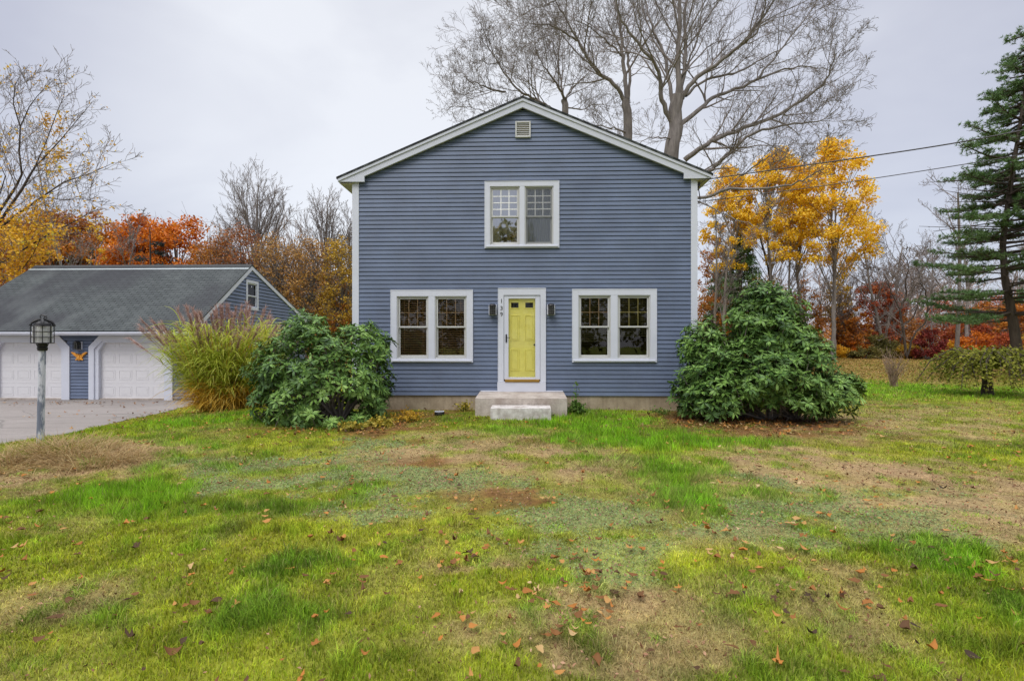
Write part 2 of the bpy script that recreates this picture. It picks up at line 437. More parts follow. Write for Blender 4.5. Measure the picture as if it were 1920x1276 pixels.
# px, py, rx, ry, kind, strength
BL = [(1150, 812, 190, 34, 'G', 1.5), (1330, 828, 130, 14, 'G', 1.1), (1290, 890, 85, 18, 'G', 1.4), (1265, 920, 40, 22, 'G', 1.4), (1375, 952, 115, 30, 'G', 1.3),
      (680, 915, 62, 22, 'G', 1.5), (1510, 924, 40, 14, 'G', 1.5), (1060, 1118, 75, 36, 'G', 1.1), (975, 1170, 50, 28, 'G', 1.1), (1742, 1040, 62, 32, 'G', 1.2),
      (330, 868, 160, 18, 'G', .9), (240, 940, 150, 36, 'G', .9), (420, 790, 120, 12, 'G', 1.3), (1700, 735, 260, 12, 'G', 1.2), (350, 832, 90, 8, 'G', 1.0),
      (1650, 722, 80, 10, 'G', 1.0), (1460, 1000, 60, 22, 'G', .8), (1180, 860, 60, 10, 'G', .6),
      (900, 985, 150, 40, 'Y', 1.0), (600, 1020, 200, 60, 'Y', .7), (1780, 850, 170, 18, 'Y', 1.2), (540, 850, 120, 20, 'Y', .8), (1250, 1040, 200, 40, 'Y', .5),
      (800, 1120, 160, 60, 'Y', .6), (1300, 1180, 120, 60, 'Y', .4), (560, 990, 60, 14, 'Y', .8),
      (520, 945, 110, 18, 'D', 1.1), (500, 1075, 70, 26, 'D', 1.1), (430, 1190, 190, 60, 'D', .9), (1860, 1120, 130, 110, 'D', .9), (280, 875, 40, 12, 'D', 1.0),
      (560, 1050, 60, 24, 'D', .9), (200, 1140, 120, 30, 'D', .6), (1000, 778, 60, 10, 'D', .5), (860, 785, 60, 8, 'D', .6), (620, 800, 80, 10, 'D', .6), (1100,775,60,8,'D',.8),
      (900, 848, 200, 34, 'T', 1.5), (1060, 868, 110, 30, 'T', .9), (1610, 895, 300, 42, 'T', 1.5), (1860, 930, 170, 46, 'T', 1.4), (1480, 860, 120, 16, 'T', 1.0),
      (130, 870, 200, 34, 'T', 1.5), (230, 850, 90, 22, 'T', 1.3), (40, 900, 90, 30, 'T', 1.1), (1080, 1235, 260, 60, 'T', 1.2), (1150, 1140, 130, 34, 'T', 1.2),
      (1480, 1095, 140, 40, 'T', .55), (1560, 1190, 220, 50, 'T', .45), (110, 1140, 150, 60, 'T', .5), (1380, 1020, 110, 22, 'T', .7), (1600, 800, 280, 26, 'T', .8),
      (1780, 980, 150, 40, 'T', .9), (1270, 940, 70, 40, 'T', .4), (930, 1050, 60, 20, 'T', .2), (870, 1060, 50, 14, 'T', .6), (1700, 770, 300, 16, 'T', .4), (560, 780, 60, 8, 'T', .7),
      (810, 905, 150, 26, 'C', 1.5), (520, 892, 150, 26, 'C', 1.3), (700, 950, 100, 24, 'C', 1.1), (1090, 985, 170, 55, 'C', 1.3), (1300, 1000, 130, 26, 'C', 1.2),
      (1560, 975, 200, 48, 'C', 1.4), (1650, 935, 180, 34, 'C', .9), (1430, 905, 70, 20, 'C', 1.0), (420, 868, 120, 10, 'C', 1.1), (700, 850, 120, 26, 'C', .8), (1120, 1080, 90, 34, 'C', .9),
      (780, 866, 74, 11, 'R', 1.9), (962, 928, 62, 15, 'R', 1.7), (880, 935, 60, 26, 'R', .7), (790, 825, 30, 7, 'R', 1.0), (1000, 828, 30, 6, 'R', 1.2),
      (1410, 800, 200, 22, 'R', 2.2), (700, 800, 90, 16, 'R', 1.5), (770, 778, 90, 14, 'R', 1.2), (1330, 780, 70, 14, 'R', 1.6), (1560, 800, 60, 22, 'R', 1.2), (480, 800, 80, 10, 'R', .5),
      (150, 838, 60, 12, 'R', .5)]
KEYC = {'G': C_GREEN, 'Y': C_YG, 'D': C_DEEP, 'T': C_TAN, 'C': C_CLOV, 'R': C_RUST}
BW = []
for px, py, rx, ry, k, s in BL:
    c = G(px, py); a = G(px, py - ry); b = G(px, min(py + ry, 1500))
    BW.append((c[0], (a[1] + b[1]) / 2, rx * c[1] / F, max(.12, (a[1] - b[1]) / 2), k, s))
def zones(x, y):
    """-> rgb, blade height factor, clover weight, rust weight"""
    x = np.asarray(x, float); y = np.asarray(y, float)
    xx = x + (fbm(x, y, 2.2, 5) - .5) * 1.1; yy = y + (fbm(x + 40, y, 2.2, 5) - .5) * 1.1
    ws = {k: np.zeros_like(x) for k in KEYC}
    for cx, cy, rx, ry, k, s in BW:
        d = ((xx - cx) / rx) ** 2 + ((yy - cy) / ry) ** 2
        ws[k] += s * np.exp(-d * d * .6)
    base = .55 + 0 * x
    far = sst(16, 30, y)
    ws['Y'] += .35 * sst(.45, .7, fbm(x + 9, y + 3, .7))
    ws['D'] += .45 * sst(.5, .75, fbm(x - 19, y + 31, .8))
    for k in ws: ws[k] *= .15 + 1.75 * sst(.30, .66, fbm(x + ord(k) * 3.1, y - ord(k), 2.6, 4))
    ws['T'] += .30 * sst(.45, .70, fbm(x + 60, y - 20, 1.3)) + .25 * sst(12, 16, y) * sst(2, 6, x)
    gold = 1.6 * sst(19, 25, y) * sst(7, 10.5, x) * (.6 + .8 * fbm(x, y, .25)) + .12 * sst(.6, .8, fbm(x, y, 3))
    ws['C'] *= .85; ws['T'] *= .85
    tot = base + sum(w ** 1.4 for w in ws.values()) + gold
    col = base[:, None] * C_OLIVE + sum((ws[k] ** 1.4)[:, None] * KEYC[k] for k in ws) + gold[:, None] * C_GOLD
    col = col / tot[:, None]
    g = (ws['G'] + ws['D'] + .5 * ws['Y'] + base) / tot
    col = col * (.66 + .68 * fbm(x - 7, y + 5, 3.5, 5))[:, None]
    cl = ws['C'] ** 1.4 / tot; ru = (ws['R'] ** 1.4) / tot; ta = ws['T'] ** 1.4 / tot
    hf = .55 + .75 * np.clip(ws['G'] * .8 + ws['D'] * .5, 0, 1) - .45 * cl - .3 * ta - .35 * ru
    return col, np.clip(hf, .18, 1.4), cl, ru, ta, gold / tot

# driveway outline on the ground
dp = [G(px, py) for px, py in ((367, 757), (300, 774), (240, 787), (200, 797), (150, 808), (110, 816), (60, 824), (0, 834), (-60, 843))]
DRIVE_EDGE = [(p[0], p[1]) for p in dp]
def edge_x(y):
    """x of the lawn/driveway border at depth y"""
    ys = np.array([p[1] for p in DRIVE_EDGE])[::-1]; xs = np.array([p[0] for p in DRIVE_EDGE])[::-1]
    return np.interp(y, ys, xs, left=xs[0], right=xs[-1])

# ------------------------------------------------------------------ ground sheet
gx = np.concatenate([-np.geomspace(900, 22, 24), np.arange(-21, 21.01, .12), np.geomspace(22, 900, 24)])
gy = np.concatenate([-np.geomspace(300, 4, 16), np.arange(-3, 1.5, .5), np.arange(1.5, 20, .09), np.arange(20, 60, .5), np.geomspace(61, 1500, 26)])
X, Y = np.meshgrid(gx, gy); n0, n1 = X.shape
Zg = zg(X.ravel(), Y.ravel()).reshape(X.shape)
dr = (X < edge_x(Y) + .05) & (Y < 18.95) & (X > -40)
Zg = np.where(dr, Zg - .012, Zg)
gcol, _, gcl, gru, gta, ggo = zones(X.ravel(), Y.ravel())
gc = gcol * .62 + np.array([.03, .022, .012]) * .5
gc = np.where((gcl + gta + gru)[:, None] > .5, gcol * .72, gc)
ii = np.arange(n0 * n1).reshape(n0, n1)
Fg = np.stack([ii[:-1, :-1], ii[:-1, 1:], ii[1:, 1:], ii[1:, :-1]], -1).reshape(-1, 4)
g = mesh_arr('ground', np.stack([X.ravel(), Y.ravel(), Zg.ravel()], 1), Fg, M['ground'], col=gc, smooth=True)
tag(g, kind='structure')

# driveway: a sheet draped on the ground, its lawn edge following the border
ys = np.concatenate([np.arange(-30, 6, 1.5), np.arange(6, 18.61, .3), [19.2]])
V = []; Fd = []
NU = 24
for y in ys:
    xe = float(edge_x(y)) + .05 * math.sin(y * 3.1) + .04 * math.sin(y * 7.7)
    for k in range(NU):
        x = xe + (-26 - xe) * (k / (NU - 1)) ** 1.6
        V.append((x, y, float(zg(x, y)) + .004))
for i in range(len(ys) - 1):
    for k in range(NU - 1):
        a = i * NU + k; Fd.append((a, a + NU, a + NU + 1, a + 1))
tag(mesh_arr('driveway', V, np.array(Fd), M['asphalt'], smooth=True), kind='structure')

# ------------------------------------------------------------------ lapped siding
def siding(mb, org, u, nrm, z0, z1, xr, openings=(), expo=.1016, gable=None, dep=.023):
    """courses of lap siding; xr=(xa,xb); gable(z)->(xa,xb) narrows them"""
    org = Vector(org); u = Vector(u); nv = Vector(nrm)
    def P(x, z, off): 
        p = org + u * x + nv * off; return (p.x, p.y, z)
    k = 0; z = z0
    while z < z1 - 1e-4:
        zt = min(z + expo, z1)
        jig = (random.Random(k * 31 + 5).random() - .5) * .002
        def off(zz):
            q = (zz - z) / expo
            return (dep - (dep - .007) * q / .88 + jig) if q <= .881 else .007 - .026 * (q - .88) / .12
        br = sorted(set([z, zt] + ([z + .88 * expo] if zt - z > .9 * expo else []) + [b for o in openings for b in (o[2], o[3]) if z < b < zt]))
        first = True
        for a, b in zip(br[:-1], br[1:]):
            m = (a + b) / 2
            if gable:
                ga, gb = gable(a), gable(b)
                if gb[0] >= gb[1]: continue
            else: ga = gb = xr
            xa0, xb0 = max(xr[0], ga[0]), min(xr[1], ga[1]); xa1, xb1 = max(xr[0], gb[0]), min(xr[1], gb[1])
            cuts = sorted([(o[0], o[1]) for o in openings if o[2] < m < o[3]])
            segs = []; cur = None
            lo = (xa0, xa1)
            for c0, c1 in cuts:
                segs.append((lo, (c0, c0))); lo = (c1, c1)
            segs.append((lo, (xb0, xb1)))
            for (l0, l1), (r0, r1) in segs:
                if r0 - l0 < .002: continue
                mb.quad(P(l0, a, off(a)), P(r0, a, off(a)), P(r1, b, off(b)), P(l1, b, off(b)))
                if a == z: mb.quad(P(l0, a, -.019), P(r0, a, -.019), P(r0, a, off(a)), P(l0, a, off(a)))
        z += expo; k += 1
    return mb

def ring(mb, x0, x1, z0, z1, w, y0, y1, wt=None, wb=None):
    wt = wt or w; wb = wb or w
    mb.box(x0, x0 + w, y0, y1, z0, z1); mb.box(x1 - w, x1, y0, y1, z0, z1)
    mb.box(x0 + w, x1 - w, y0, y1, z1 - wt, z1); mb.box(x0 + w, x1 - w, y0, y1, z0, z0 + wb)
    return mb

M['glass_up'] = mk_glass('upper_window_glass', gain=9)
M['glass_up2'] = mk_glass('upper_window_glass_dull', gain=4)
def make_window(root, x0, x1, z0, z1, units, zr, grid, gm, frame='white2', screen=None, blinds=None, label=None, glass='glass'):
    """casing outer x0..x1,z0..z1; units: list of (ux0,ux1) sash openings, zr=(uz0,uzm,uz1)"""
    w = empty_mesh = None
    mb = MB(); uz0, uzm, uz1 = zr
    mb.box(x0, units[0][0], -.045, .03, z0, z1); mb.box(units[-1][1], x1, -.045, .03, z0, z1)
    for a, b in zip(units[:-1], units[1:]): mb.box(a[1], b[0], -.043, .03, uz0, uz1)
    mb.box(units[0][0], units[-1][1], -.045, .03, uz1, z1); mb.box(units[0][0], units[-1][1], -.045, .03, z0, uz0)
    ring(mb, x0 - .012, x1 + .012, z0 - .012, z1 + .012, .0125, -.052, .02)
    win = mb.build('window', M['white'], root, bevel=.003)
    if label: win['label'] = label
    s = MB(); s.box(x0 + .02, x1 - .02, -.075, -.0455, z0 + .012, z0 + .045); s.build('sill', M['white'], win, bevel=.004)
    for i, (a, b) in enumerate(units):
        j = ring(MB(), a, b, uz0, uz1, .028, -.018, .12); j.build('jamb', M[frame], win, bevel=.002)
        a2, b2, c0, c1 = a + .03, b - .03, uz0 + .03, uz1 - .03
        up = ring(MB(), a2, b2, uzm - .018, c1, .036, .008, .036); up.build('upper_sash', M[frame], win, bevel=.003)
        lo = ring(MB(), a2, b2, c0, uzm + .014, .036, .044, .072, wb=.05); lo.build('lower_sash', M[frame], win, bevel=.003)
        p = MB(); p.quad((a2 + .03, .022, uzm), (b2 - .03, .022, uzm), (b2 - .03, .022, c1 - .03), (a2 + .03, .022, c1 - .03)); p.build('pane', M[glass + ('2' if i and glass != 'glass' else '')], win)
        p = MB(); p.quad((a2 + .03, .058, c0 + .04), (b2 - .03, .058, c0 + .04), (b2 - .03, .058, uzm), (a2 + .03, .058, uzm)); p.build('pane', M[glass + ('2' if i and glass != 'glass' else '')], win)
        gx0, gx1, gz0, gz1 = a2 + .036, b2 - .036, uzm + .018, c1 - .036
        gr = MB(); nx, nz = grid
        tk = .011; gy = -.0085 if glass != 'glass' else .0
        for k in range(1, nz):
            zz = gz0 + (gz1 - gz0) * k / nz; gr.box(gx0, gx1, .0262 + gy * 1.6, .034 + gy * 1.6, zz - tk, zz + tk)
        for k in range(1, nx):
            xx = gx0 + (gx1 - gx0) * k / nx; gr.box(xx - tk, xx + tk, .0255 + gy * 1.6, .0352 + gy * 1.6, gz0, gz1)
        gr.build('grille', gm if not isinstance(gm, list) else gm[i], win)
        if screen and screen[i]:
            q = MB(); q.quad((a2, -.004, c0), (b2, -.004, c0), (b2, -.004, c1), (a2, -.004, c1)); q.build('insect_screen', M['screen'], win)
        if blinds and blinds[i]:
            zlo, mat, tilt = blinds[i]
            bl = MB(); zz = c1 - .02; rr = random.Random(i + int(x0 * 10))
            while zz > zlo:
                dz = .017 * tilt
                bl.box(a2 - .01, b2 + .01, .110, .112, zz - dz, zz + dz) if tilt > .9 else bl.quad((a2 - .01, .095, zz - dz), (b2 + .01, .095, zz - dz + rr.uniform(-.001, .001)), (b2 + .01, .125, zz + dz), (a2 - .01, .125, zz + dz))
                zz -= .0425
            bl.box(a2 - .01, b2 + .01, .096, .124, zlo - .022, zlo - .004)
            for k in (.18, .82):
                xx = a2 + (b2 - a2) * k; bl.box(xx - .004, xx + .004, .091, .0935, zlo, c1)
            bl.build('blind', mat, win)
    return win

def roof_slab(name, p, y0, y1, axis, th, mat, parent):
    """slab over the line p=[(a,z),(b,z)] in the plane across `axis`, with UV in metres"""
    (a, za), (b, zb) = p
    if axis == 'y': C = lambda s, z, t: (s, t, z)
    else: C = lambda s, z, t: (t, s, z)
    v = [C(a, za, y0), C(b, zb, y0), C(b, zb, y1), C(a, za, y1), C(a, za - th, y0), C(b, zb - th, y0), C(b, zb - th, y1), C(a, za - th, y1)]
    f = [(0, 1, 2, 3), (7, 6, 5, 4), (0, 4, 5, 1), (1, 5, 6, 2), (2, 6, 7, 3), (3, 7, 4, 0)]
    me = bpy.data.meshes.new(name); me.from_pydata(v, [], f); me.update()
    uv = me.uv_layers.new(name='UVMap'); L = math.hypot(b - a, zb - za)
    uvs = {0: (y0, 0), 1: (y0, L), 2: (y1, L), 3: (y1, 0), 4: (y0, 0), 5: (y0, L), 6: (y1, L), 7: (y1, 0)}
    for lp in me.loops: uv.data[lp.index].uv = uvs[lp.vertex_index]
    me.update()
    return link(name, me, mat, parent)

# ------------------------------------------------------------------ the blue house
HS = 79.34
def HX(px): return (px - 980) / HS
def HZ(py): return EYE - (py - HY) / HS
RZ = D2R(-1.75)
house = empty('house', (0.252, 12.1, 0), RZ, label='two-storey blue clapboard house with a yellow front door between paired windows', cat='house')
HX0, HX1 = -4.06, 4.08; HD = 9.0; ZB = HZ(741)
op = [(HX(743), HX(875), HZ(672), HZ(555)), (HX(1084), HX(1217), HZ(672), HZ(554)), (HX(918.8), HX(1037.5), HZ(459.5), HZ(350)), (HX(944.6), HX(1013), HZ(714), HZ(553.4))]
SL = (7.32 - 5.48) / 4.37
RK = .228
def gab(z):
    h = (7.32 - RK + .03 - z) / SL; h = max(0, h); return (-h, h)
mb = siding(MB(), (0, 0, 0), (1, 0, 0), (0, -1, 0), ZB, 7.06, (-3.905, 3.935), op, gable=gab)
mb.build('front_wall', M['siding'], house)
for sx, xx in ((-1, HX0 + .03), (1, HX1 - .03)):
    mb = siding(MB(), (xx, 0, 0), (0, 1, 0), (sx, 0, 0), ZB, 5.45, (.06, HD)); mb.build('side_wall', M['siding'], house)
mb = siding(MB(), (0, HD, 0), (1, 0, 0), (0, 1, 0), ZB, 7.06, (-4.03, 4.03), gable=lambda z: (max(-4.03, gab(z)[0]), min(4.03, gab(z)[1])) if z > 5.4 else (-4.03, 4.03)); mb.build('back_wall', M['siding'], house)
for a, b in ((HX0, -3.9), (3.93, HX1)):
    MB().box(a, b, -.032, .10, ZB - .005, 5.44).build('corner_board', M['white'], house, bevel=.004)
MB().box(HX0 + .03, HX1 - .03, .012, HD, -.4, ZB - .002).build('foundation', M['foundation'], house)
ipts = MB()
for z0_, z1_ in ((.36, 2.78), (2.86, 5.35)):
    x0_, x1_, y0_, y1_ = -3.95, 3.95, .13, 5.5
    ipts.quad((x0_, y1_, z0_), (x1_, y1_, z0_), (x1_, y1_, z1_), (x0_, y1_, z1_)); ipts.quad((x0_, y0_, z0_), (x0_, y1_, z0_), (x0_, y1_, z1_), (x0_, y0_, z1_))
    ipts.quad((x1_, y0_, z0_), (x1_, y1_, z0_), (x1_, y1_, z1_), (x1_, y0_, z1_)); ipts.quad((x0_, y0_, z0_), (x1_, y0_, z0_), (x1_, y1_, z0_), (x0_, y1_, z0_)); ipts.quad((x0_, y0_, z1_), (x1_, y0_, z1_), (x1_, y1_, z1_), (x0_, y1_, z1_))
ipts.build('interior_wall', M['interior'], house)
roof = roof_slab('roof', [(-4.40, 5.48 - .03 * SL + .03), (0, 7.35)], -.15, HD + .15, 'y', .045, M['shingle'], house)
roof_slab('roof', [(4.40, 5.48 - .03 * SL + .03), (.0005, 7.35)], -.15, HD + .15, 'y', .045, M['shingle'], house)
def rake(mb, s, y0, y1, top, bot, ret):
    z = lambda x, d: 7.32 - SL * abs(x) - d
    P = [(0, z(0, top)), (s * 4.37, z(4.37, top))]
    if ret: P += [(s * 4.37, 5.39), (s * 3.74, 5.385), (s * 3.74, z(3.74, bot)), (0, z(0, bot))]
    else: P += [(s * 4.37, z(4.37, bot)), (0, z(0, bot))]
    if s > 0: P = P[::-1]
    return mb.prism(P, y0, y1)
for s in (-1, 1):
    rake(MB(), s, -.115, -.07, .018, RK, True).build('rake_board', M['rake'], house, bevel=.003)
    rake(MB(), s, -.138, -.1155, .018, .085, False).build('rake_moulding', M['rake'], house, bevel=.003)
    MB().box(s * 4.36, s * 4.335, -.069, HD + .1, 5.375, 5.475).build('eave_fascia', M['rake'], house)
    MB().box(s * 4.334, s * 4.03, -.069, HD + .1, 5.36, 5.376).build('soffit', M['soffit'], house)
# gable soffit strip closing the rake overhang
for s in (-1, 1):
    z = lambda x, d: 7.32 - SL * abs(x) - d
    q = MB(); q.quad((0, -.0695, z(0, RK - .02)), (s * 3.95, -.0695, z(3.95, RK - .02)), (s * 3.95, .0, z(3.95, RK - .02)), (0, .0, z(0, RK - .02))); q.build('rake_soffit', M['soffit'], house)
# windows
zr1 = (HZ(672), HZ(612.5), HZ(555))
T_, Y_, Wm = M['muntin_tan'], M['muntin_yel'], M['muntin_white']
M['blind_dark'] = plain('dark_olive_blind', (.17, .15, .06), .6)  # slats of the right-hand window in a darker olive colour
make_window(house, HX(732), HX(886), HZ(678.5), HZ(543.5), [(HX(743), HX(803)), (HX(815), HX(875))], zr1, (3, 2), T_, 'white2',
            blinds=[(zr1[0] + .09, M['blind'], .55), (zr1[0] + .07, M['blind'], .5)], label='paired white window left of the door with brown slatted blinds')
make_window(house, HX(1073), HX(1228), HZ(678), HZ(543), [(HX(1084), HX(1144)), (HX(1156.5), HX(1217))], (HZ(671.5), HZ(612.5), HZ(554)), (3, 2), [T_, Y_], 'white2',
            blinds=[(zr1[1] - .32, M['blind_dark'], .7), (zr1[1] - .2, M['blind_dark'], .7)], label='paired white window right of the door with raised blinds')
uw = make_window(house, HX(909.5), HX(1047.5), HZ(464.5), HZ(341), [(HX(918.8), HX(974.6)), (HX(983.8), HX(1037.5))], (HZ(459.5), HZ(405.5), HZ(350)), (3, 4), Wm, 'white2',
            screen=[False, True], glass='glass_up', label='paired white upstairs window with pale curtains')
cu = MB(); rr = random.Random(3)
def curtain(x0, x1, y, z0, z1, n=24):
    for i in range(n):
        a = x0 + (x1 - x0) * i / n; b = x0 + (x1 - x0) * (i + 1) / n
        ya = y + .018 * math.sin(i * 1.7); yb = y + .018 * math.sin((i + 1) * 1.7)
        cu.quad((a, ya, z0), (b, yb, z0), (b, yb, z1), (a, ya, z1))
zc0, zc1 = HZ(460), HZ(350)
curtain(HX(921), HX(938), .085, zc0, zc1, 10); curtain(HX(966), HX(973), .10, zc0, zc1, 5)
curtain(HX(985), HX(1036), .09, zc0, zc1, 30)
cu.build('curtain', M['sheer'], uw)
M['pale_inside'] = plain('pale_board', (.85, .87, .92), .8, var=.15, nscale=3)
pw = MB(); pw.box(HX(918), HX(1038), .24, .26, HZ(462), HZ(348)); pw.build('brightening_board', M['pale_inside'], uw)  # pale board added close behind the panes to make the window look lighter

# gable vent
gv = ring(MB(), HX(966.3), HX(995), HZ(259), HZ(229), .035, -.06, .0)
gvo = gv.build('gable_vent', M['white2'], house, bevel=.003)
sl = MB(); z0_, z1_ = HZ(259) + .035, HZ(229) - .035
for k in range(7):
    z = z0_ + (z1_ - z0_) * (k + .5) / 7
    sl.add([(HX(966.3) + .035, -.05, z - .018), (HX(995) - .035, -.05, z - .018), (HX(995) - .035, -.02, z + .012), (HX(966.3) + .035, -.02, z + .012)], [(0, 1, 2, 3)])
sl.build('louvre', M['white2'], gvo)
MB().box(HX(966.3) + .03, HX(995) - .03, -.0215, -.0195, z0_ - .004, z1_ + .004).build('vent_backing', M['soffit'], gvo)

# door surround, storm door, yellow door
ds = MB(); xo0, xo1, xi0, xi1 = HX(934.6), HX(1022.6), HX(944.6), HX(1013)
ds.box(xo0, xi0, -.05, .04, HZ(715.4), HZ(541)); ds.box(xi1, xo1, -.05, .04, HZ(715.4), HZ(541)); ds.box(xi0, xi1, -.05, .04, HZ(553.4), HZ(541))
ring(ds, xo0 - .012, xo1 + .012, HZ(715.4), HZ(541) + .012, .0125, -.058, .02)
dso = ds.build('door_surround', M['white'], house, bevel=.003)
MB().box(HX(932.8), HX(1023.4), -.066, .02, HZ(733.6), HZ(715.6)).build('threshold_board', M['white'], dso, bevel=.003)
MB().box(HX(947), HX(1011.3), -.085, .035, HZ(715.4), HZ(711.2)).build('threshold', M['brass'], dso, bevel=.004)
sdm = MB(); gx0_, gx1_, gz0_, gz1_ = HX(953.6), HX(1003.6), HZ(706.8), HZ(559.8)
sdm.box(xi0 + .006, gx0_, -.03, .012, HZ(711), HZ(553.9)); sdm.box(gx1_, xi1 - .006, -.03, .012, HZ(711), HZ(553.9))
sdm.box(gx0_, gx1_, -.03, .012, gz1_, HZ(553.9)); sdm.box(gx0_, gx1_, -.03, .012, HZ(711), gz0_)
sdo = sdm.build('storm_door', M['white'], house, bevel=.005)
q = MB(); q.quad((gx0_, -.004, gz0_), (gx1_, -.004, gz0_), (gx1_, -.004, gz1_), (gx0_, -.004, gz1_)); q.build('pane', M['glass_door'], sdo)
h = MB(); hx = HX(949.4); h.box(hx - .017, hx + .017, -.042, -.031, HZ(641.5), HZ(626.5))
h.tube([(hx, -.045, HZ(630)), (hx, -.085, HZ(631)), (hx + .05, -.09, HZ(633.5)), (hx + .085, -.07, HZ(632.5))], .008, 6); h.tube([(hx, -.043, HZ(638)), (hx, -.06, HZ(638))], .011, 8)
h.build('handle', M['dark'], sdo)
fd = MB(); fx0, fx1, fz0, fz1 = HX(950), HX(1008), HZ(711), HZ(556)
fd.box(fx0, fx1, .035, .075, fz0, fz1)
def pan(m, a, b, c, d, w=.022):
    ring(m, a, b, c, d, w, .022, .0345); m.box(a + w + .014, b - w - .014, .022, .0345, c + w + .012, d - w - .012)
pxs = ((HX(956.8), HX(973.6)), (HX(983.6), HX(1001.2)))
for a, b in pxs:
    pan(fd, a, b, HZ(637.5), HZ(590)); pan(fd, a, b, HZ(695), HZ(654.5))
    ring(fd, a, b, HZ(578), HZ(565.5), .018, .022, .0345)
fdo = fd.build('front_door', M['yellow'], house, bevel=.004)
for a, b in pxs: MB().box(a + .018, b - .018, .030, .0346, HZ(578) + .018, HZ(565.5) - .018).build('door_light', M['black'], fdo)
MB().tube([(HX(1002.2), .034, HZ(646)), (HX(1002.2), .005, HZ(646))], .022, 10).build('door_knob', M['dark'], fdo)
# house number, read downwards on the left casing
def text_mesh(name, s, size, mat, parent, loc):
    c = bpy.data.curves.new(name, 'FONT'); c.body = s; c.size = size; c.extrude = .003; c.align_x = 'CENTER'; c.align_y = 'CENTER'
    t = bpy.data.objects.new('tmp', c); COL.objects.link(t)
    dg = bpy.context.evaluated_depsgraph_get()
    me = bpy.data.meshes.new_from_object(t.evaluated_get(dg)); bpy.data.objects.remove(t)
    o = link(name, me, mat, parent); o.location = loc; o.rotation_euler = (PI / 2, 0, 0); return o
me_num = M['dark']
for ch, py in (('1', 564.5), ('3', 578), ('9', 589.5)):
    text_mesh('house_number', ch, .135, me_num, dso, (HX(940.6), -.054, HZ(py)))
# flashing above the landing
MB().box(HX(901.5), HX(932.6), -.05, .0, HZ(733.6), HZ(731.6)).build('flashing', M['white'], house)
MB().box(HX(1023.6), HX(1055), -.05, .0, HZ(733.6), HZ(731.6)).build('flashing', M['white'], house)

# ------------------------------------------------------------------ landing and step
def rough_block(name, x0, x1, y0, y1, z0, z1, zf, mat, seed, nx=22, amp=.012, **k):
    """weathered block: gridded faces, nicked edges; zf = height of the front edge"""
    r = np.random.RandomState(seed); mb = MB(); ny, nz = 10, 8
    def P(i, j, l):
        tx, ty, tz = i / nx, j / ny, l / nz
        x = x0 + (x1 - x0) * tx; y = y0 + (y1 - y0) * ty
        zt = zf + (z1 - zf) * ty; z = z0 + (zt - z0) * tz
        e = (tz == 1) * (ty == 0 or tx in (0, 1))
        nn = fbm(np.array([x * 3 + z * 2 + seed]), np.array([y * 3 + z]), 2.0, 3)[0] - .5
        sx = -1 if tx == 0 else 1 if tx == 1 else 0
        x += sx * nn * amp * 1.5 - (sx * .003 if e else 0)
        if ty == 0: y += nn * amp * 1.5 + (.003 if tz == 1 else 0)
        if tz == 1: z += nn * amp - (.002 if e else 0)
        return (x, y, z)
    idx = {}
    def vi(i, j, l):
        if (i, j, l) not in idx: idx[(i, j, l)] = len(mb.v); mb.v.append(P(i, j, l))
        return idx[(i, j, l)]
    for i in range(nx):
        for j in range(ny): mb.f.append((vi(i, j, nz), vi(i + 1, j, nz), vi(i + 1, j + 1, nz), vi(i, j + 1, nz)))
        for l in range(nz):
            mb.f.append((vi(i, 0, l), vi(i + 1, 0, l), vi(i + 1, 0, l + 1), vi(i, 0, l + 1)))
            mb.f.append((vi(i + 1, ny, l), vi(i, ny, l), vi(i, ny, l + 1), vi(i + 1, ny, l + 1)))
    for j in range(ny):
        for l in range(nz):
            mb.f.append((vi(0, j + 1, l), vi(0, j, l), vi(0, j, l + 1), vi(0, j + 1, l + 1)))
            mb.f.append((vi(nx, j, l), vi(nx, j + 1, l), vi(nx, j + 1, l + 1), vi(nx, j, l + 1)))
    c = ((x0 + x1) / 2, (y0 + y1) / 2)
    o = mb.build(name, mat); o.location = (.252, 12.1, 0); o.rotation_euler = (0, 0, RZ)
    return tag(o, **k)
rough_block('landing', HX(899.5), HX(1056.5), -1.08, -.035, -.25, HZ(733.8), .385, M['concrete'], 3,
            label='wide pinkish concrete landing against the wall below the yellow door', cat='landing')
rough_block('step', -.645, .60, -1.60, -1.11, -.2, .245, .235, M['step'], 9, nx=18, label='small pale painted step block in front of the concrete landing', cat='step')

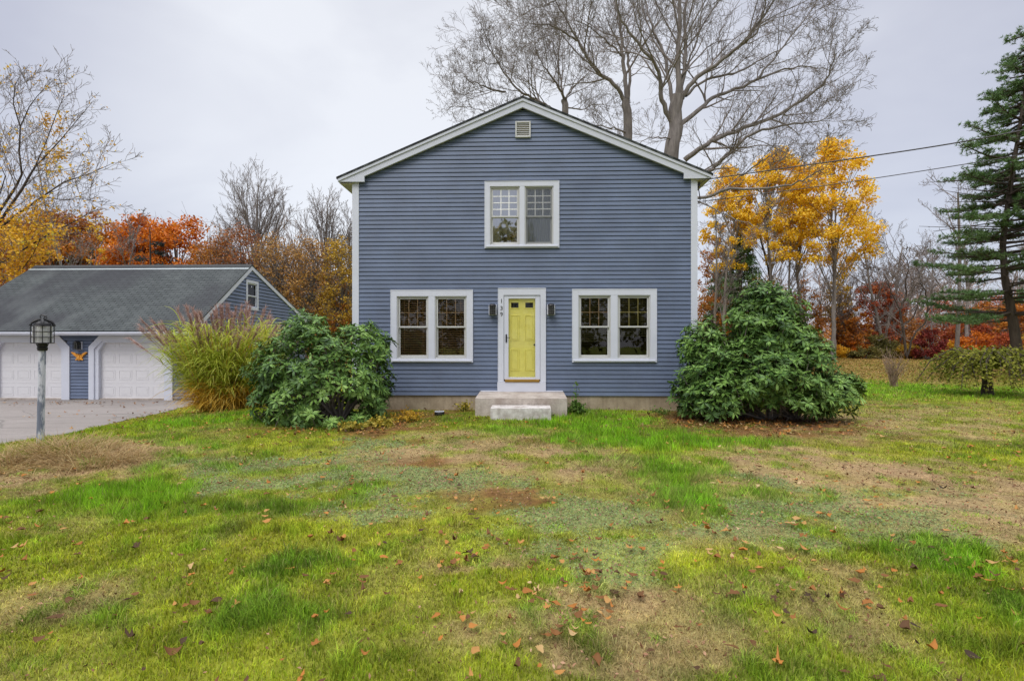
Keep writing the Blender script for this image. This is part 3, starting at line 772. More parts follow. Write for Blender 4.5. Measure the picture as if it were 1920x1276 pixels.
# ------------------------------------------------------------------ wall lanterns
def wall_lantern(loc, rz, sc_=1.0, **k):
    r = empty('wall_lantern', loc, rz, **k)
    MB().box(-.096, .096, -.022, 0, -.125, .12).build('back_plate', M['white'], r, bevel=.03)
    b = MB(); w = .062
    for sx in (-1, 1):
        for yy in (-.15, -.03): b.box(sx * w - .006, sx * w + .006, yy - .006, yy + .006, -.10, .085)
    for z in (-.10, -.035, .03, .085):
        b.box(-w, w, -.1565, -.1435, z - .004, z + .004); b.box(-w, w, -.0365, -.0235, z - .0041, z + .0041)
        b.box(-w - .0061, -w + .0061, -.143, -.037, z - .0042, z + .0042); b.box(w - .0061, w + .0061, -.143, -.037, z - .0042, z + .0042)
    b.box(-.006, .006, -.157, -.144, -.099, .084)
    for x in (-.05, -.02, .02, .05): b.tube([(x, -.09, .09), (x * .9, -.09, .145)], .006, 5)
    b.build('cage', M['dark'], r)
    c = MB(); c.lathe([(.09, .085), (.075, .115), (.03, .13), (0, .133)], (0, -.09, 0), 12); c.build('cap', M['dark'], r)
    g_ = MB(); g_.box(-.05, .05, -.135, -.045, -.09, .078); g_.build('lamp_glass', M['glass_smoke'], r)
    c = MB(); c.box(-.07, .07, -.16, -.02, -.115, -.104); c.build('base_plate', M['dark'], r)
    r.scale = (sc_,) * 3
    return r
M['glass_smoke'] = plain('smoky_lamp_glass', (.09, .09, .085), .15, .6, var=.5, nscale=20)
cR, sR = math.cos(RZ), math.sin(RZ)
def HW(x, y, z): return (.252 + x * cR - y * sR, 12.1 + x * sR + y * cR, z)
wall_lantern(HW(HX(924), -.022, HZ(580.5)), RZ, label='black caged wall lantern beside the number side of the yellow door', cat='wall lantern', group='wall lanterns beside the front door')
wall_lantern(HW(HX(1033), -.022, HZ(580.5)), RZ, label='black caged wall lantern between the yellow door and the right-hand window', cat='wall lantern', group='wall lanterns beside the front door')

# ------------------------------------------------------------------ garage
GX, GY = -11.57, 18.7
garage = empty('garage', (GX, GY, 0), RZ, label='low blue-sided two-door garage with a long grey shingle roof', cat='garage')
def GW(x, y, z): return (GX + x * cR - y * sR, GY + x * sR + y * cR, z)
AY, AZ = 3.75, 5.03; FY, FZ = -.38, 2.03; BY, BZ_ = 9.5, 2.86
gs1 = (AZ - FZ) / (AY - FY); gs2 = (AZ - BZ_) / (BY - AY)
doors = [(-3.957, -.817), (-7.82, -4.68)]
gop = [(a + .12, b - .12, -.6, 1.70) for a, b in doors]
siding(MB(), (0, 0, 0), (1, 0, 0), (0, -1, 0), -.44, 1.87, (-9.6, -.09), sorted(gop), expo=.118, dep=.028).build('front_wall', M['siding'], garage)
def ggab(z):
    lo = AY - (AZ - .07 - z) / gs1; hi = AY + (AZ - .07 - z) / gs2; return (max(.0, lo), min(9.2, hi))
wy0, wy1, wz0, wz1 = 3.33, 4.33, 3.05, 4.34
siding(MB(), (0, 0, 0), (0, 1, 0), (1, 0, 0), -.44, 4.96, (.09, 9.2), [(wy0 + .1, wy1 - .1, wz0 + .1, wz1 - .1)], gable=ggab, expo=.15, dep=.04).build('side_wall', M['siding'], garage)
siding(MB(), (-9.62, 0, 0), (0, 1, 0), (-1, 0, 0), -.44, 4.96, (.0, 9.2), gable=ggab).build('side_wall', M['siding'], garage)
siding(MB(), (0, 9.2, 0), (1, 0, 0), (0, 1, 0), -.44, 2.95, (-9.6, 0)).build('back_wall', M['siding'], garage)
cbm = MB(); cbm.box(-.10, .03, -.03, .0, -.45, 1.86); cbm.box(.0, .03, .0005, .10, -.45, 1.9); cbm.build('corner_board', M['white'], garage)
MB().box(-9.6, -.01, .03, 9.2, -.8, -.442).build('foundation', M['concrete'], garage)
GXL, GXR = -9.72, .07
roof_slab('roof', [(FY, FZ), (AY, AZ)], GXR, GXL, 'x', .05, M['shingle'], garage)
roof_slab('roof', [(BY, BZ_), (AY + .0005, AZ)], GXR, GXL, 'x', .05, M['shingle'], garage)
rc = MB(); rc.add([(x, y, AZ - gs1 * (AY - y) + dz) for x in (GXL, GXR) for y, dz in ((AY - .33, .004), (AY - .33, .016), (AY - .27, .016), (AY - .27, .004))], [(0, 4, 5, 1), (1, 5, 6, 2), (2, 6, 7, 3), (3, 2, 1, 0)[:4], (4, 5, 6, 7)])
M['zinc'] = plain('zinc_strip', (.42, .46, .47), .5, .5, .3)
rc.build('zinc_strip', M['zinc'], garage)
rc = MB(); rc.prism([(0, 0), (0, 0), (0, 0)], 0, 0) if False else None
cp = MB(); cp.add([(GXL, AY - .13, AZ - .085), (GXR, AY - .13, AZ - .085), (GXR, AY, AZ + .018), (GXL, AY, AZ + .018), (GXR, AY + .14, AZ - .045), (GXL, AY + .14, AZ - .045)], [(0, 1, 2, 3), (3, 2, 4, 5)])
cp.build('ridge_cap', M['shingle_edge'], garage)
vp = MB(); vp.tube([(-4.55, AY + .55, 4.6), (-4.55, AY + .55, 5.10)], .055, 10); vp.lathe([(.0, .16), (.10, .12), (.11, .0), (.0, .0)], (-4.55, AY + .55, 5.02), 12); vp.build('vent_pipe', M['dark'], garage)
# rake boards on the visible gable
def grake(y0, z0, y1, z1, w, x0, x1):
    m = MB(); m.add([(x0, y0, z0 - .055), (x0, y1, z1 - .055), (x0, y1, z1 - .055 - w), (x0, y0, z0 - .055 - w), (x1, y0, z0 - .055), (x1, y1, z1 - .055), (x1, y1, z1 - .055 - w), (x1, y0, z0 - .055 - w)],
                    [(3, 2, 1, 0), (4, 5, 6, 7), (0, 1, 5, 4), (1, 2, 6, 5), (2, 3, 7, 6), (3, 0, 4, 7)]); return m
grake(FY, FZ, AY, AZ, .20, .03, .062).build('rake_board', M['white'], garage)
grake(AY, AZ, BY, BZ_, .17, .0305, .0615).build('rake_board', M['white'], garage)
# soffit, fascia, gutter
MB().box(GXL + .03, GXR - .06, FY + .03, -.021, 1.872, 1.888).build('soffit', M['soffit'], garage)
MB().box(GXL + .03, GXR - .06, FY + .012, FY + .03, 1.865, 2.0).build('fascia', M['white'], garage)
gu = MB(); pr = [(FY + .008, 1.985), (FY - .09, 1.985), (FY - .10, 1.965), (FY - .092, 1.93), (FY - .075, 1.905), (FY - .01, 1.895), (FY + .008, 1.895)]
n_ = len(pr); gu.add([(GXL + .03, a, b) for a, b in pr] + [(GXR - .03, a, b) for a, b in pr], [tuple(range(n_)), tuple(range(2 * n_ - 1, n_ - 1, -1))] + [(i, i + 1, n_ + i + 1, n_ + i) for i in range(1, n_ - 1)])
gu.build('gutter', M['white'], garage)
# garage doors
for di, (a, b) in enumerate(doors):
    zb = -.50; zt = 1.86; w = .20; ch = .40
    outer = [(a, zb), (a, zt - ch), (a + ch, zt), (b - ch, zt), (b, zt - ch), (b, zb)]
    k_ = w * .41
    inner = [(a + w, zb), (a + w, zt - ch - k_), (a + ch + k_, zt - w), (b - ch - k_, zt - w), (b - w, zt - ch - k_), (b - w, zb)]
    w2 = .14; k2 = w2 * .41
    inn2 = [(a + w + w2, zb), (a + w + w2, zt - ch - k_ - k2), (a + ch + k_ + k2, zt - w - .05), (b - ch - k_ - k2, zt - w - .05), (b - w - w2, zt - ch - k_ - k2), (b - w - w2, zb)]
    dm = MB(); dm.box(a + .15, b - .15, .12, .17, zb + .01, zt - .1)
    x0_, x1_ = a + w + .10, b - w - .10
    rows = 4; rh = .60; cw = (x1_ - x0_) / 4
    for r_ in range(rows):
        zz = zb + .02 + r_ * rh
        dm.box(x0_ - .2, x1_ + .2, .1145, .1195, zz + rh - .012, zz + rh - .001) if r_ < 3 else None
        for c_ in range(4):
            xx = x0_ + c_ * cw
            if zz + .49 > zt - .2: zz2 = zt - .24
            else: zz2 = zz + .47
            ring(dm, xx + .07, xx + cw - .07, zz + .12, zz2, .022, .113, .1195)
            dm.box(xx + .13, xx + cw - .13, .114, .1195, zz + .18, zz2 - .06)
    do = dm.build('garage_door', M['garagedoor'], garage, bevel=.004)
    for nm, A, B_, y0_, y1_ in (('casing', outer, inner, -.055, .0), ('jamb', inner, inn2, -.01, .119)):
        for i in range(5):
            if i == 2 and False: continue
            m = MB(); m.prism([A[i], B_[i], B_[i + 1], A[i + 1]], y0_, y1_)
            m.build(nm, M['white'], do)
    MB().box(a + w, b - w, .09, .1195, zb - .02, zb + .012).build('door_seal', M['dark'], do)
gwin = empty('window', (0, 0, 0)); gwin.parent = garage
# gable window: built flat, then turned to face along the garage's side
w_ = MB(); hw = (wy1 - wy0) / 2; ring(w_, -hw, hw, wz0, wz1, .12, -.045, .02)
bpy.data.objects.remove(gwin)
gw = w_.build('window', M['white'], garage, bevel=.003); gw.location = (0, (wy0 + wy1) / 2, 0); gw.rotation_euler = (0, 0, PI / 2)
zm = (wz0 + wz1) / 2 - .03
ring(MB(), -hw + .12, hw - .12, wz0 + .12, zm + .02, .05, .02, .05).build('lower_sash', M['white'], gw)
ring(MB(), -hw + .12, hw - .12, zm - .02, wz1 - .12, .05, -.01, .0195).build('upper_sash', M['white'], gw)
q = MB(); q.quad((-hw + .15, .03, wz0 + .15), (hw - .15, .03, wz0 + .15), (hw - .15, .03, wz1 - .15), (-hw + .15, .03, wz1 - .15)); q.build('pane', M['glass_door'], gw)
MB().box(-hw + .1, hw - .1, .25, .26, wz0 + .1, wz1 - .1).build('dark_interior_board', M['black'], gw)  # black board painting the darkness of the unlit garage behind the glass
MB().tube([(-.02, .02, wz1 - .27), (-.02, -.01, wz1 - .27)], .035, 8).build('sash_lock', M['white'], gw)
# lamp and eagle between the doors
wall_lantern(GW(-4.32, -.022, 1.50), RZ, 1.25, label='dark lantern under the garage eave above the golden eagle', cat='wall lantern')
half = [(0, .14), (.035, .155), (.05, .12), (.09, .145), (.16, .20), (.25, .235), (.30, .225), (.285, .19), (.255, .175), (.245, .15), (.21, .135), (.195, .105), (.155, .09), (.14, .06), (.10, .045), (.085, .015),
        (.12, -.01), (.145, -.04), (.125, -.07), (.075, -.06), (.055, -.035), (.04, -.075), (0, -.085)]
eg = MB(); R_ = half; L_ = [(-x, z) for x, z in half[1:-1]][::-1]
poly = R_ + L_
eg.prism(poly[::-1], -.035, .0)
for s in (-1, 1):
    for k in range(5):
        t = k / 4; eg.tube([(s * (.06 + .03 * k), -.037, .10 + .012 * k), (s * (.16 + .032 * k), -.045, .10 + .03 * k), (s * (.20 + .022 * k), -.036, .135 + .022 * k)], [.010, .011, .004], 5)
    eg.tube([(s * .03, -.04, -.0), (s * .09, -.045, -.045)], [.018, .012], 6)
eg.lathe([(0, -.07), (.035, -.05), (.052, .02), (.042, .09), (.02, .13), (0, .14)], (0, -.035, 0), 10)
eg.tube([(0, -.05, .12), (-.012, -.07, .155), (-.045, -.07, .15)], [.026, .024, .004], 7)
eo = eg.build('eagle_plaque', M['gold'], bevel=0); eo.location = GW(-4.31, -.022, 1.03); eo.rotation_euler = (0, 0, RZ); eo.scale = (1, 1, 1)
tag(eo, 'golden spread-winged eagle plaque on the siding between the garage doors', 'plaque')

# ------------------------------------------------------------------ lamp post
lp = G(75, 833); lx, ly = lp[0], lp[1]; lz = float(zg(lx, ly)); kk = ly / 8.2
def LZ(py): return EYE - (py - HY) * ly / F
post = empty('lamp_post', (lx, ly, lz), .35, label='leaning white wooden lamp post with peeling paint and a black caged lantern', cat='lamp post')
tiltx = .03
pm = MB(); pm.tube([(0, 0, -.15), (tiltx, 0, LZ(652) - lz)], [.050 * kk, .046 * kk], 14); pm.build('post', M['post'], post, smooth=False)
MB().tube([(tiltx * .65 - .0, -.05 * kk, LZ(704) - lz), (tiltx * .65, -.052 * kk, LZ(704) - lz)], .012, 8).build('screw', M['white'], post)
zb_, zt_ = LZ(642.5) - lz, LZ(611) - lz; R0 = .140 * kk
cg = MB(); NS = 8
for k in range(NS):
    a = 2 * PI * (k + .5) / NS
    for rr_, ww in ((R0, .007),):
        cg.tube([(tiltx + rr_ * math.cos(a), rr_ * math.sin(a), zb_), (tiltx + rr_ * math.cos(a), rr_ * math.sin(a), zt_)], .0085 if k % 2 else .0055, 6)
for z in np.linspace(zb_, zt_, 4):
    cg.tube([(tiltx + R0 * math.cos(2 * PI * (k + .5) / NS), R0 * math.sin(2 * PI * (k + .5) / NS), z) for k in range(NS + 1)], .0065, 5, cap=False)
# straps curving over the top to a ring
for k in range(4):
    a = 2 * PI * (k + .25) / 4
    cg.tube([(tiltx + R0 * math.cos(a) * math.cos(t), R0 * math.sin(a) * math.cos(t), zt_ + .105 * kk * math.sin(t)) for t in np.linspace(0, PI / 2, 8)], .021, 6)
    cg.tube([(tiltx + R0 * .55 * math.cos(a), R0 * .55 * math.sin(a), zb_), (tiltx + R0 * .42 * math.cos(a), R0 * .42 * math.sin(a), zb_ - .05), (tiltx + .05 * math.cos(a), .05 * math.sin(a), zb_ - .085)], .006, 5)
cg.build('cage', M['dark'], post)
ft = MB(); zt2 = zt_ + .105 * kk
ft.lathe([(.0, -.01), (.035, 0), (.03, .012), (.012, .02), (0, .02)], (tiltx, 0, zt2), 10)
ft.tube([(tiltx + .028 * math.cos(t), 0, zt2 + .045 + .028 * math.sin(t)) for t in np.linspace(0, 2 * PI, 12)], .007, 6)
ft.tube([(tiltx + .06, -.02, zt2 + .02), (tiltx + .045, -.01, zt2 + .055), (tiltx + .0, .0, zt2 + .068)], .011, 6)
ft.build('finial', M['dark'], post)
dm_ = MB(); dm_.lathe([(.115 * kk, zt_ - .002), (.105 * kk, zt_ + .035), (.07 * kk, zt_ + .07), (0, zt_ + .075)], (tiltx, 0, 0), 16); dm_.build('hood', M['dark'], post)
gl = MB(); gl.lathe([(0, zb_ + .006), (R0 * .93, zb_ + .006), (R0 * .93, zt_ - .004), (0, zt_ - .004)], (tiltx, 0, 0), 8); gl.build('lamp_glass', M['frost'], post)
so = MB(); so.lathe([(0, zb_ + .002), (R0 * .93, zb_ + .002), (R0 * .93, zb_ - .006), (.06, zb_ - .012), (.055, zb_ - .06), (.066, zb_ - .075), (.058, zb_ - .12), (0, zb_ - .12)], (tiltx, 0, 0), 14); so.build('socket', M['dark'], post)

# ------------------------------------------------------------------ overhead cables
def cable(pts, D0, D1, r, label):
    """a cable hanging between the house eave and a pole beyond the frame"""
    P = []; xs = [p[0] for p in pts]
    for px, py in pts:
        t = (px - xs[0]) / (xs[-1] - xs[0]); inv = (1 - t) / D0 + t / D1
        P.append(Vector(W(px, py, 1 / inv)))
    Q = []
    for i in range(len(P) - 1):
        p0 = P[max(i - 1, 0)]; p1 = P[i]; p2 = P[i + 1]; p3 = P[min(i + 2, len(P) - 1)]
        for k in range(6):
            t = k / 6; Q.append(.5 * ((2 * p1) + (p2 - p0) * t + (2 * p0 - 5 * p1 + 4 * p2 - p3) * t * t + (3 * p1 - p0 - 3 * p2 + p3) * t ** 3))
    Q.append(P[-1])
    o = MB().tube(Q, r, 6).build('power_cable', M['cable'], smooth=True); return tag(o, label, 'cable', 'cables running to the house eave')
cable([(1327, 336), (1480, 314), (1630, 293), (1780, 270), (1920, 244), (2100, 206), (2400, 138)], 11.9, 8.0, .013, 'thick upper black cable running from the house eave to the pine')
cable([(1309, 378), (1480, 357), (1641, 334), (1840, 303), (1920, 289), (2100, 258), (2400, 205)], 12.0, 8.2, .0085, 'thin lower black cable passing in front of the golden tree')
ins = MB(); ins.lathe([(0, -.06), (.03, -.05), (.02, -.02), (.032, 0), (.02, .03), (.03, .05), (0, .06)], (4.12, -.02, HZ(349)), 10)
ins.tube([(4.10, .0, HZ(349)), (4.14, -.03, HZ(378)), (4.10, .0, HZ(385))], .012, 6); ins.tube([(4.34, -.12, HZ(334)), (4.2, -.1, HZ(345)), (4.12, -.02, HZ(349))], .008, 5)
ins.build('cable_bracket', M['dark'], house)

# ------------------------------------------------------------------ vegetation helpers
def rnd_unit(n, rs):
    v = rs.normal(size=(n, 3)); return v / np.linalg.norm(v, axis=1)[:, None]
def nrm(v): return v / np.maximum(np.linalg.norm(v, axis=-1, keepdims=True), 1e-9)

def tubes_mesh(name, polys, mat, parent=None):
    """polys: list of (pts[n][3], radii[n]); batched by point count and thickness"""
    Vs = []; Fs = []; base = 0; grp = {}
    for pts, rr in polys:
        ns = 9 if rr[0] > .12 else 6 if rr[0] > .04 else 4 if rr[0] > .018 else 3
        grp.setdefault((len(pts), ns), []).append((pts, rr))
    for (n, ns), L in grp.items():
        P = np.array([[tuple(q) for q in a[0]] for a in L], np.float32); R = np.array([a[1] for a in L], np.float32)
        d = np.empty_like(P); d[:, 1:-1] = P[:, 2:] - P[:, :-2]; d[:, 0] = P[:, 1] - P[:, 0]; d[:, -1] = P[:, -1] - P[:, -2]
        d = nrm(d); ref = np.where(np.abs(d[:, :1, 2:3]) < .8, np.array([0, 0, 1.]), np.array([1., 0, 0]))
        u = nrm(np.cross(d, np.broadcast_to(ref, d.shape))); w = np.cross(d, u)
        a = np.arange(ns) * 2 * PI / ns
        V = P[:, :, None] + (u[:, :, None] * np.cos(a)[None, None, :, None] + w[:, :, None] * np.sin(a)[None, None, :, None]) * R[:, :, None, None]
        m = len(L); V = V.reshape(-1, 3)
        ix = (np.arange(m)[:, None, None] * n + np.arange(n)[None, :, None]) * ns + np.arange(ns)[None, None, :]
        nx = np.roll(ix, -1, axis=2)
        f = np.stack([ix[:, :-1], nx[:, :-1], nx[:, 1:], ix[:, 1:]], -1).reshape(-1, 4) + base
        Vs.append(V); Fs.append(f); base += len(V)
    return mesh_arr(name, np.concatenate(Vs), np.concatenate(Fs), mat, parent, smooth=True)

def quad_leaves(P, size, rs, normal=None, flat=0.0, asp=.62):
    """diamond leaves folded along the midrib, centred at P"""
    n = len(P); A = rnd_unit(n, rs); N = rnd_unit(n, rs)
    if normal is not None: N = nrm(N * (1 - flat) + normal * flat)
    A = nrm(A - N * (A * N).sum(1)[:, None]); B = np.cross(N, A)
    s = (size * rs.uniform(.65, 1.35, n))[:, None]
    V = np.stack([P - A * s * .5, P + B * s * asp * .5 + N * s * .12, P + A * s * .5, P - B * s * asp * .5 + N * s * .12], 1).reshape(-1, 3)
    i = np.arange(n)[:, None] * 4
    return V, (i + np.array([[0, 1, 2, 3]]))
def strip_leaf(P, A, N, L, Wd, droop=.15, fold=.10):
    """elongated leaf: base P, direction A, upper side N, length L, width Wd"""
    B = np.cross(N, A); L = np.asarray(L)[:, None]; Wd = np.asarray(Wd)[:, None]
    c = lambda t, s, h: P + A * L * t + B * Wd * s + N * L * h
    V = np.stack([c(0, 0, 0), c(.38, .5, fold - droop * .2), c(.42, 0, -droop * .2), c(.38, -.5, fold - droop * .2), c(.8, .36, fold * .6 - droop * .75), c(.8, -.36, fold * .6 - droop * .75), c(1, 0, -droop * 1.2), c(.8, 0, -droop * .75)], 1).reshape(-1, 3)
    n = len(P); i = np.arange(n)[:, None] * 8
    T = np.concatenate([i + np.array([[0, 1, 2, 2]]) * 1, ], 0)
    tri = np.concatenate([i + np.array([[0, 2, 1]]), i + np.array([[0, 3, 2]]), i + np.array([[4, 7, 6]])[:, ::-1], i + np.array([[5, 6, 7]])[:, ::-1]], 0)
    qd = np.concatenate([i + np.array([[1, 2, 7, 4]]), i + np.array([[2, 3, 5, 7]])], 0)
    return V, [tri, qd]

V3 = Vector
def _perp(d, rng):
    while True:
        v = V3((rng.gauss(0, 1), rng.gauss(0, 1), rng.gauss(0, 1)))
        v = v - d * v.dot(d)
        if v.length > .1: return v.normalized()
def grow(out, tips, p, d, L, r, lev, cfg, rng):
    n = cfg['n'][lev]; st = L / n; pts = [p.copy()]; rr = [r]; wa = cfg['wander'][lev]; up = cfg['up'][lev]
    rend = r * cfg['taper'][lev]; d = d.copy()
    for i in range(n):
        d = d + V3((rng.gauss(0, wa), rng.gauss(0, wa), rng.gauss(0, wa) + up)); d.normalize()
        p = p + d * st; pts.append(p.copy()); rr.append(max(cfg['rmin'], r + (rend - r) * (i + 1) / n))
    out[lev].append((pts, rr))
    if lev + 1 < len(cfg['n']): kids(out, tips, pts, rr, L, lev, cfg, rng)
    else: tips.append((pts[-1], d.copy())); tips.append((pts[len(pts) // 2], d.copy()))
def kids(out, tips, pts, rr, L, lev, cfg, rng, t0=None, kn=None, flat=None):
    k = kn or cfg['kids'][lev]; m = len(pts) - 1; t0 = cfg['t0'][lev] if t0 is None else t0
    for j in range(k):
        t = t0 + (1 - t0) * (j + rng.random()) / k; f = t * m; i = min(int(f), m - 1); f -= i
        q = pts[i].lerp(pts[i + 1], f); d = (pts[i + 1] - pts[i]).normalized(); r = rr[i] + (rr[i + 1] - rr[i]) * f
        a = D2R(rng.gauss(cfg['ang'][lev], 9)); s = _perp(d, rng)
        nd = (d * math.cos(a) + s * math.sin(a)); nd.z += cfg['lift'][lev]; nd.normalize()
        ln = L * cfg['len'][lev] * rng.uniform(.6, 1.25) * (1.15 - .6 * t)
        grow(out, tips, q, nd, ln, max(cfg['rmin'], min(r * .72, r * cfg['rk'][lev] * rng.uniform(.8, 1.1))), lev + 1, cfg, rng)

CF_BARE = dict(n=[8, 6, 5, 4, 3], kids=[9, 7, 6, 4], wander=[.05, .09, .12, .15, .18], up=[.02, .05, .05, .04, .03], taper=[.35, .3, .3, .35, .5], t0=[.3, .18, .15, .15],
               ang=[38, 42, 42, 40], lift=[.25, .15, .12, .1], len=[.62, .5, .48, .5], rk=[.55, .55, .55, .6], rmin=.006)
def lev_out(n=6): return {i: [] for i in range(n)}

def tree_root(name, base, **k):
    return empty(name, (float(base[0]), float(base[1]), float(base[2])), **k)
def put(parent_loc, polys):
    o = V3(parent_loc); return [([p - o for p in pts], rr) for pts, rr in polys]

# --- bare tree drawn from traced limbs, then twigged out
def traced_tree(name, base, limbs, cfg, seed, rng_kids, bark='bark', **k):
    """limbs: list of (points in world, r0, r1, nkids, kidlen)"""
    rng = random.Random(seed); out = lev_out(); tips = []
    root = tree_root(name, base, **k)
    for pts, r0, r1, nk, kl in limbs:
        P = [V3([float(c) for c in p]) for p in pts]
        # smooth
        Q = []
        for i in range(len(P) - 1):
            p0 = P[max(i - 1, 0)]; p1 = P[i]; p2 = P[i + 1]; p3 = P[min(i + 2, len(P) - 1)]
            for q in range(4):
                t = q / 4; Q.append(.5 * ((2 * p1) + (p2 - p0) * t + (2 * p0 - 5 * p1 + 4 * p2 - p3) * t * t + (3 * p1 - p0 - 3 * p2 + p3) * t ** 3))
        Q.append(P[-1]); m = len(Q) - 1
        for q in Q[1:-1]: q += V3((rng.gauss(0, .03), rng.gauss(0, .03), rng.gauss(0, .03)))
        rr = [r0 + (r1 - r0) * (i / m) for i in range(m + 1)]
        out[0].append((Q, rr))
        if nk: kids(out, tips, Q, rr, kl, 0, cfg, rng, kn=nk, t0=.12)
    tubes_mesh('trunk', put(base, out[0]), M[bark], root)
    tubes_mesh('crown', put(base, sum((out[i] for i in range(1, 6)), [])), M['twig'], root)
    return root

def limb(pxs, D, dD, r0, r1, nk, kl):
    n = len(pxs); q = .9 if nk == 0 else .66
    return ([W(px, py, D + dD * i / (n - 1)) for i, (px, py) in enumerate(pxs)], r0 * q, r1 * q, nk, kl)
CF_BIG = dict(n=[8, 7, 6, 5, 3], kids=[0, 6, 4, 3], wander=[.05, .10, .12, .13, .13], up=[.02, .02, .05, .05, .04], taper=[.35, .2, .3, .35, .6], t0=[.15, .12, .1, .1],
              ang=[48, 40, 42, 42], lift=[.22, .10, .08, .05], len=[1.0, .56, .60, .60], rk=[.5, .48, .5, .6], rmin=.0068)
DA = 27
A_l = [
    limb([(1250, 660), (1255, 480), (1258, 310), (1265, 240), (1271, 179)], DA, 0, .50, .36, 0, 0),
    limb([(1271, 185), (1272, 130), (1271, 85), (1273, 0), (1268, -90), (1275, -190)], DA, -.5, .24, .05, 12, 5.0),
    limb([(1273, 180), (1282, 130), (1284, 85), (1288, 0), (1310, -80), (1340, -190)], DA, 1.5, .20, .04, 12, 5.0),
    limb([(1258, 226), (1241, 188), (1238, 155), (1232, 128), (1205, 92), (1183, 64), (1166, 38), (1155, 0), (1150, -70)], DA, -2.5, .20, .03, 13, 4.2),
    limb([(1263, 200), (1255, 150), (1247, 107), (1230, 68), (1217, 34), (1209, 0), (1190, -90)], DA, 2, .16, .03, 11, 4.2),
    limb([(1279, 185), (1300, 152), (1333, 128), (1365, 103), (1397, 77), (1412, 55), (1427, 38), (1452, 0), (1490, -60), (1520, -150)], DA, -2, .19, .03, 16, 4.6),
    limb([(1270, 240), (1307, 209), (1335, 186), (1367, 171), (1418, 150), (1486, 128), (1520, 126), (1560, 132)], DA, 2.0, .20, .015, 16, 3.3),
    limb([(1286, 180), (1325, 148), (1375, 138), (1420, 115), (1460, 95), (1500, 60), (1530, 20)], DA, 4.0, .12, .015, 12, 3.3),
    limb([(1284, 300), (1310, 280), (1333, 265), (1397, 239), (1461, 214), (1521, 175), (1550, 148), (1562, 110), (1570, 75)], DA, -3, .22, .015, 16, 3.2),
    limb([(1262, 330), (1300, 330), (1330, 320), (1352, 300), (1375, 280), (1410, 252), (1452, 239), (1503, 230), (1545, 222), (1575, 200)], DA, -5, .20, .015, 15, 2.9),
    limb([(1397, 77), (1420, 60), (1432, 20), (1440, -40), (1446, -120)], DA - 1, -1, .09, .02, 9, 4),
    limb([(1418, 150), (1450, 110), (1490, 60), (1520, 20), (1550, -30)], DA + 1, 1, .10, .02, 11, 3.4),
    limb([(1461, 214), (1495, 214), (1530, 208), (1565, 180)], DA - 1.5, -1, .06, .012, 8, 2.6),
    limb([(1260, 345), (1307, 371), (1369, 355), (1425, 353), (1486, 345), (1521, 328), (1545, 318)], DA - 2, -5, .14, .015, 10, 2.6),
    limb([(1300, 372), (1340, 392), (1380, 412), (1420, 425)], DA - 3, -3, .07, .012, 7, 2.6),
    limb([(1390, 330), (1420, 308), (1455, 285), (1500, 262)], DA - 3, -1, .06, .012, 8, 2.6),
    limb([(1262, 262), (1240, 258), (1210, 262), (1190, 280)], DA, -2, .07, .012, 7, 2.4),
    limb([(1268, 205), (1290, 120), (1310, 60), (1318, 0), (1330, -80)], DA, 3, .10, .02, 12, 4.2),
]
traced_tree('bare_tree', (A_l[0][0][0][0], DA, float(zg(A_l[0][0][0][0], DA)) - .1), A_l, CF_BIG, 5, None,
            label='huge bare tree with sweeping limbs behind the right roof slope of the house', cat='tree')
DB = 30
B_l = [
    limb([(1180, 660), (1179, 440), (1177, 256), (1174, 188)], DB, 0, .36, .26, 0, 0),
    limb([(1172, 190), (1150, 158), (1119, 132), (1100, 105), (1085, 77), (1060, 35), (1042, 0), (1020, -60)], DB, -2, .19, .03, 17, 4.6),
    limb([(1176, 186), (1172, 140), (1168, 107), (1166, 75), (1162, 43), (1153, 0), (1140, -90), (1120, -160)], DB, 0, .20, .04, 13, 4.8),
    limb([(1178, 186), (1181, 141), (1176, 100), (1166, 75), (1160, 40), (1164, -20), (1180, -120)], DB, 2, .15, .03, 12, 4.6),
    limb([(1165, 105), (1150, 88), (1136, 77), (1115, 60), (1098, 47), (1075, 40), (1040, 45)], DB, -3, .09, .015, 11, 3.8),
    limb([(1085, 77), (1060, 62), (1030, 48), (1000, 45), (970, 60)], DB - 1.5, -2, .09, .015, 13, 3.8),
    limb([(1177, 250), (1160, 243), (1145, 239), (1119, 235), (1095, 245)], DB, -2, .09, .015, 8, 2.8),
    limb([(1042, 0), (1020, 10), (990, 20), (960, 40)], DB - 2, -1, .06, .012, 10, 3.2),
]
traced_tree('bare_tree', (B_l[0][0][0][0], DB, float(zg(B_l[0][0][0][0], DB)) - .1), B_l, CF_BIG, 8, None,
            label='slender forked bare tree behind the roof, left of the huge one', cat='tree')
DC = 34
CF_C = dict(CF_BIG, wander=[.05, .12, .16, .18, .2], kids=[0, 6, 4, 3])
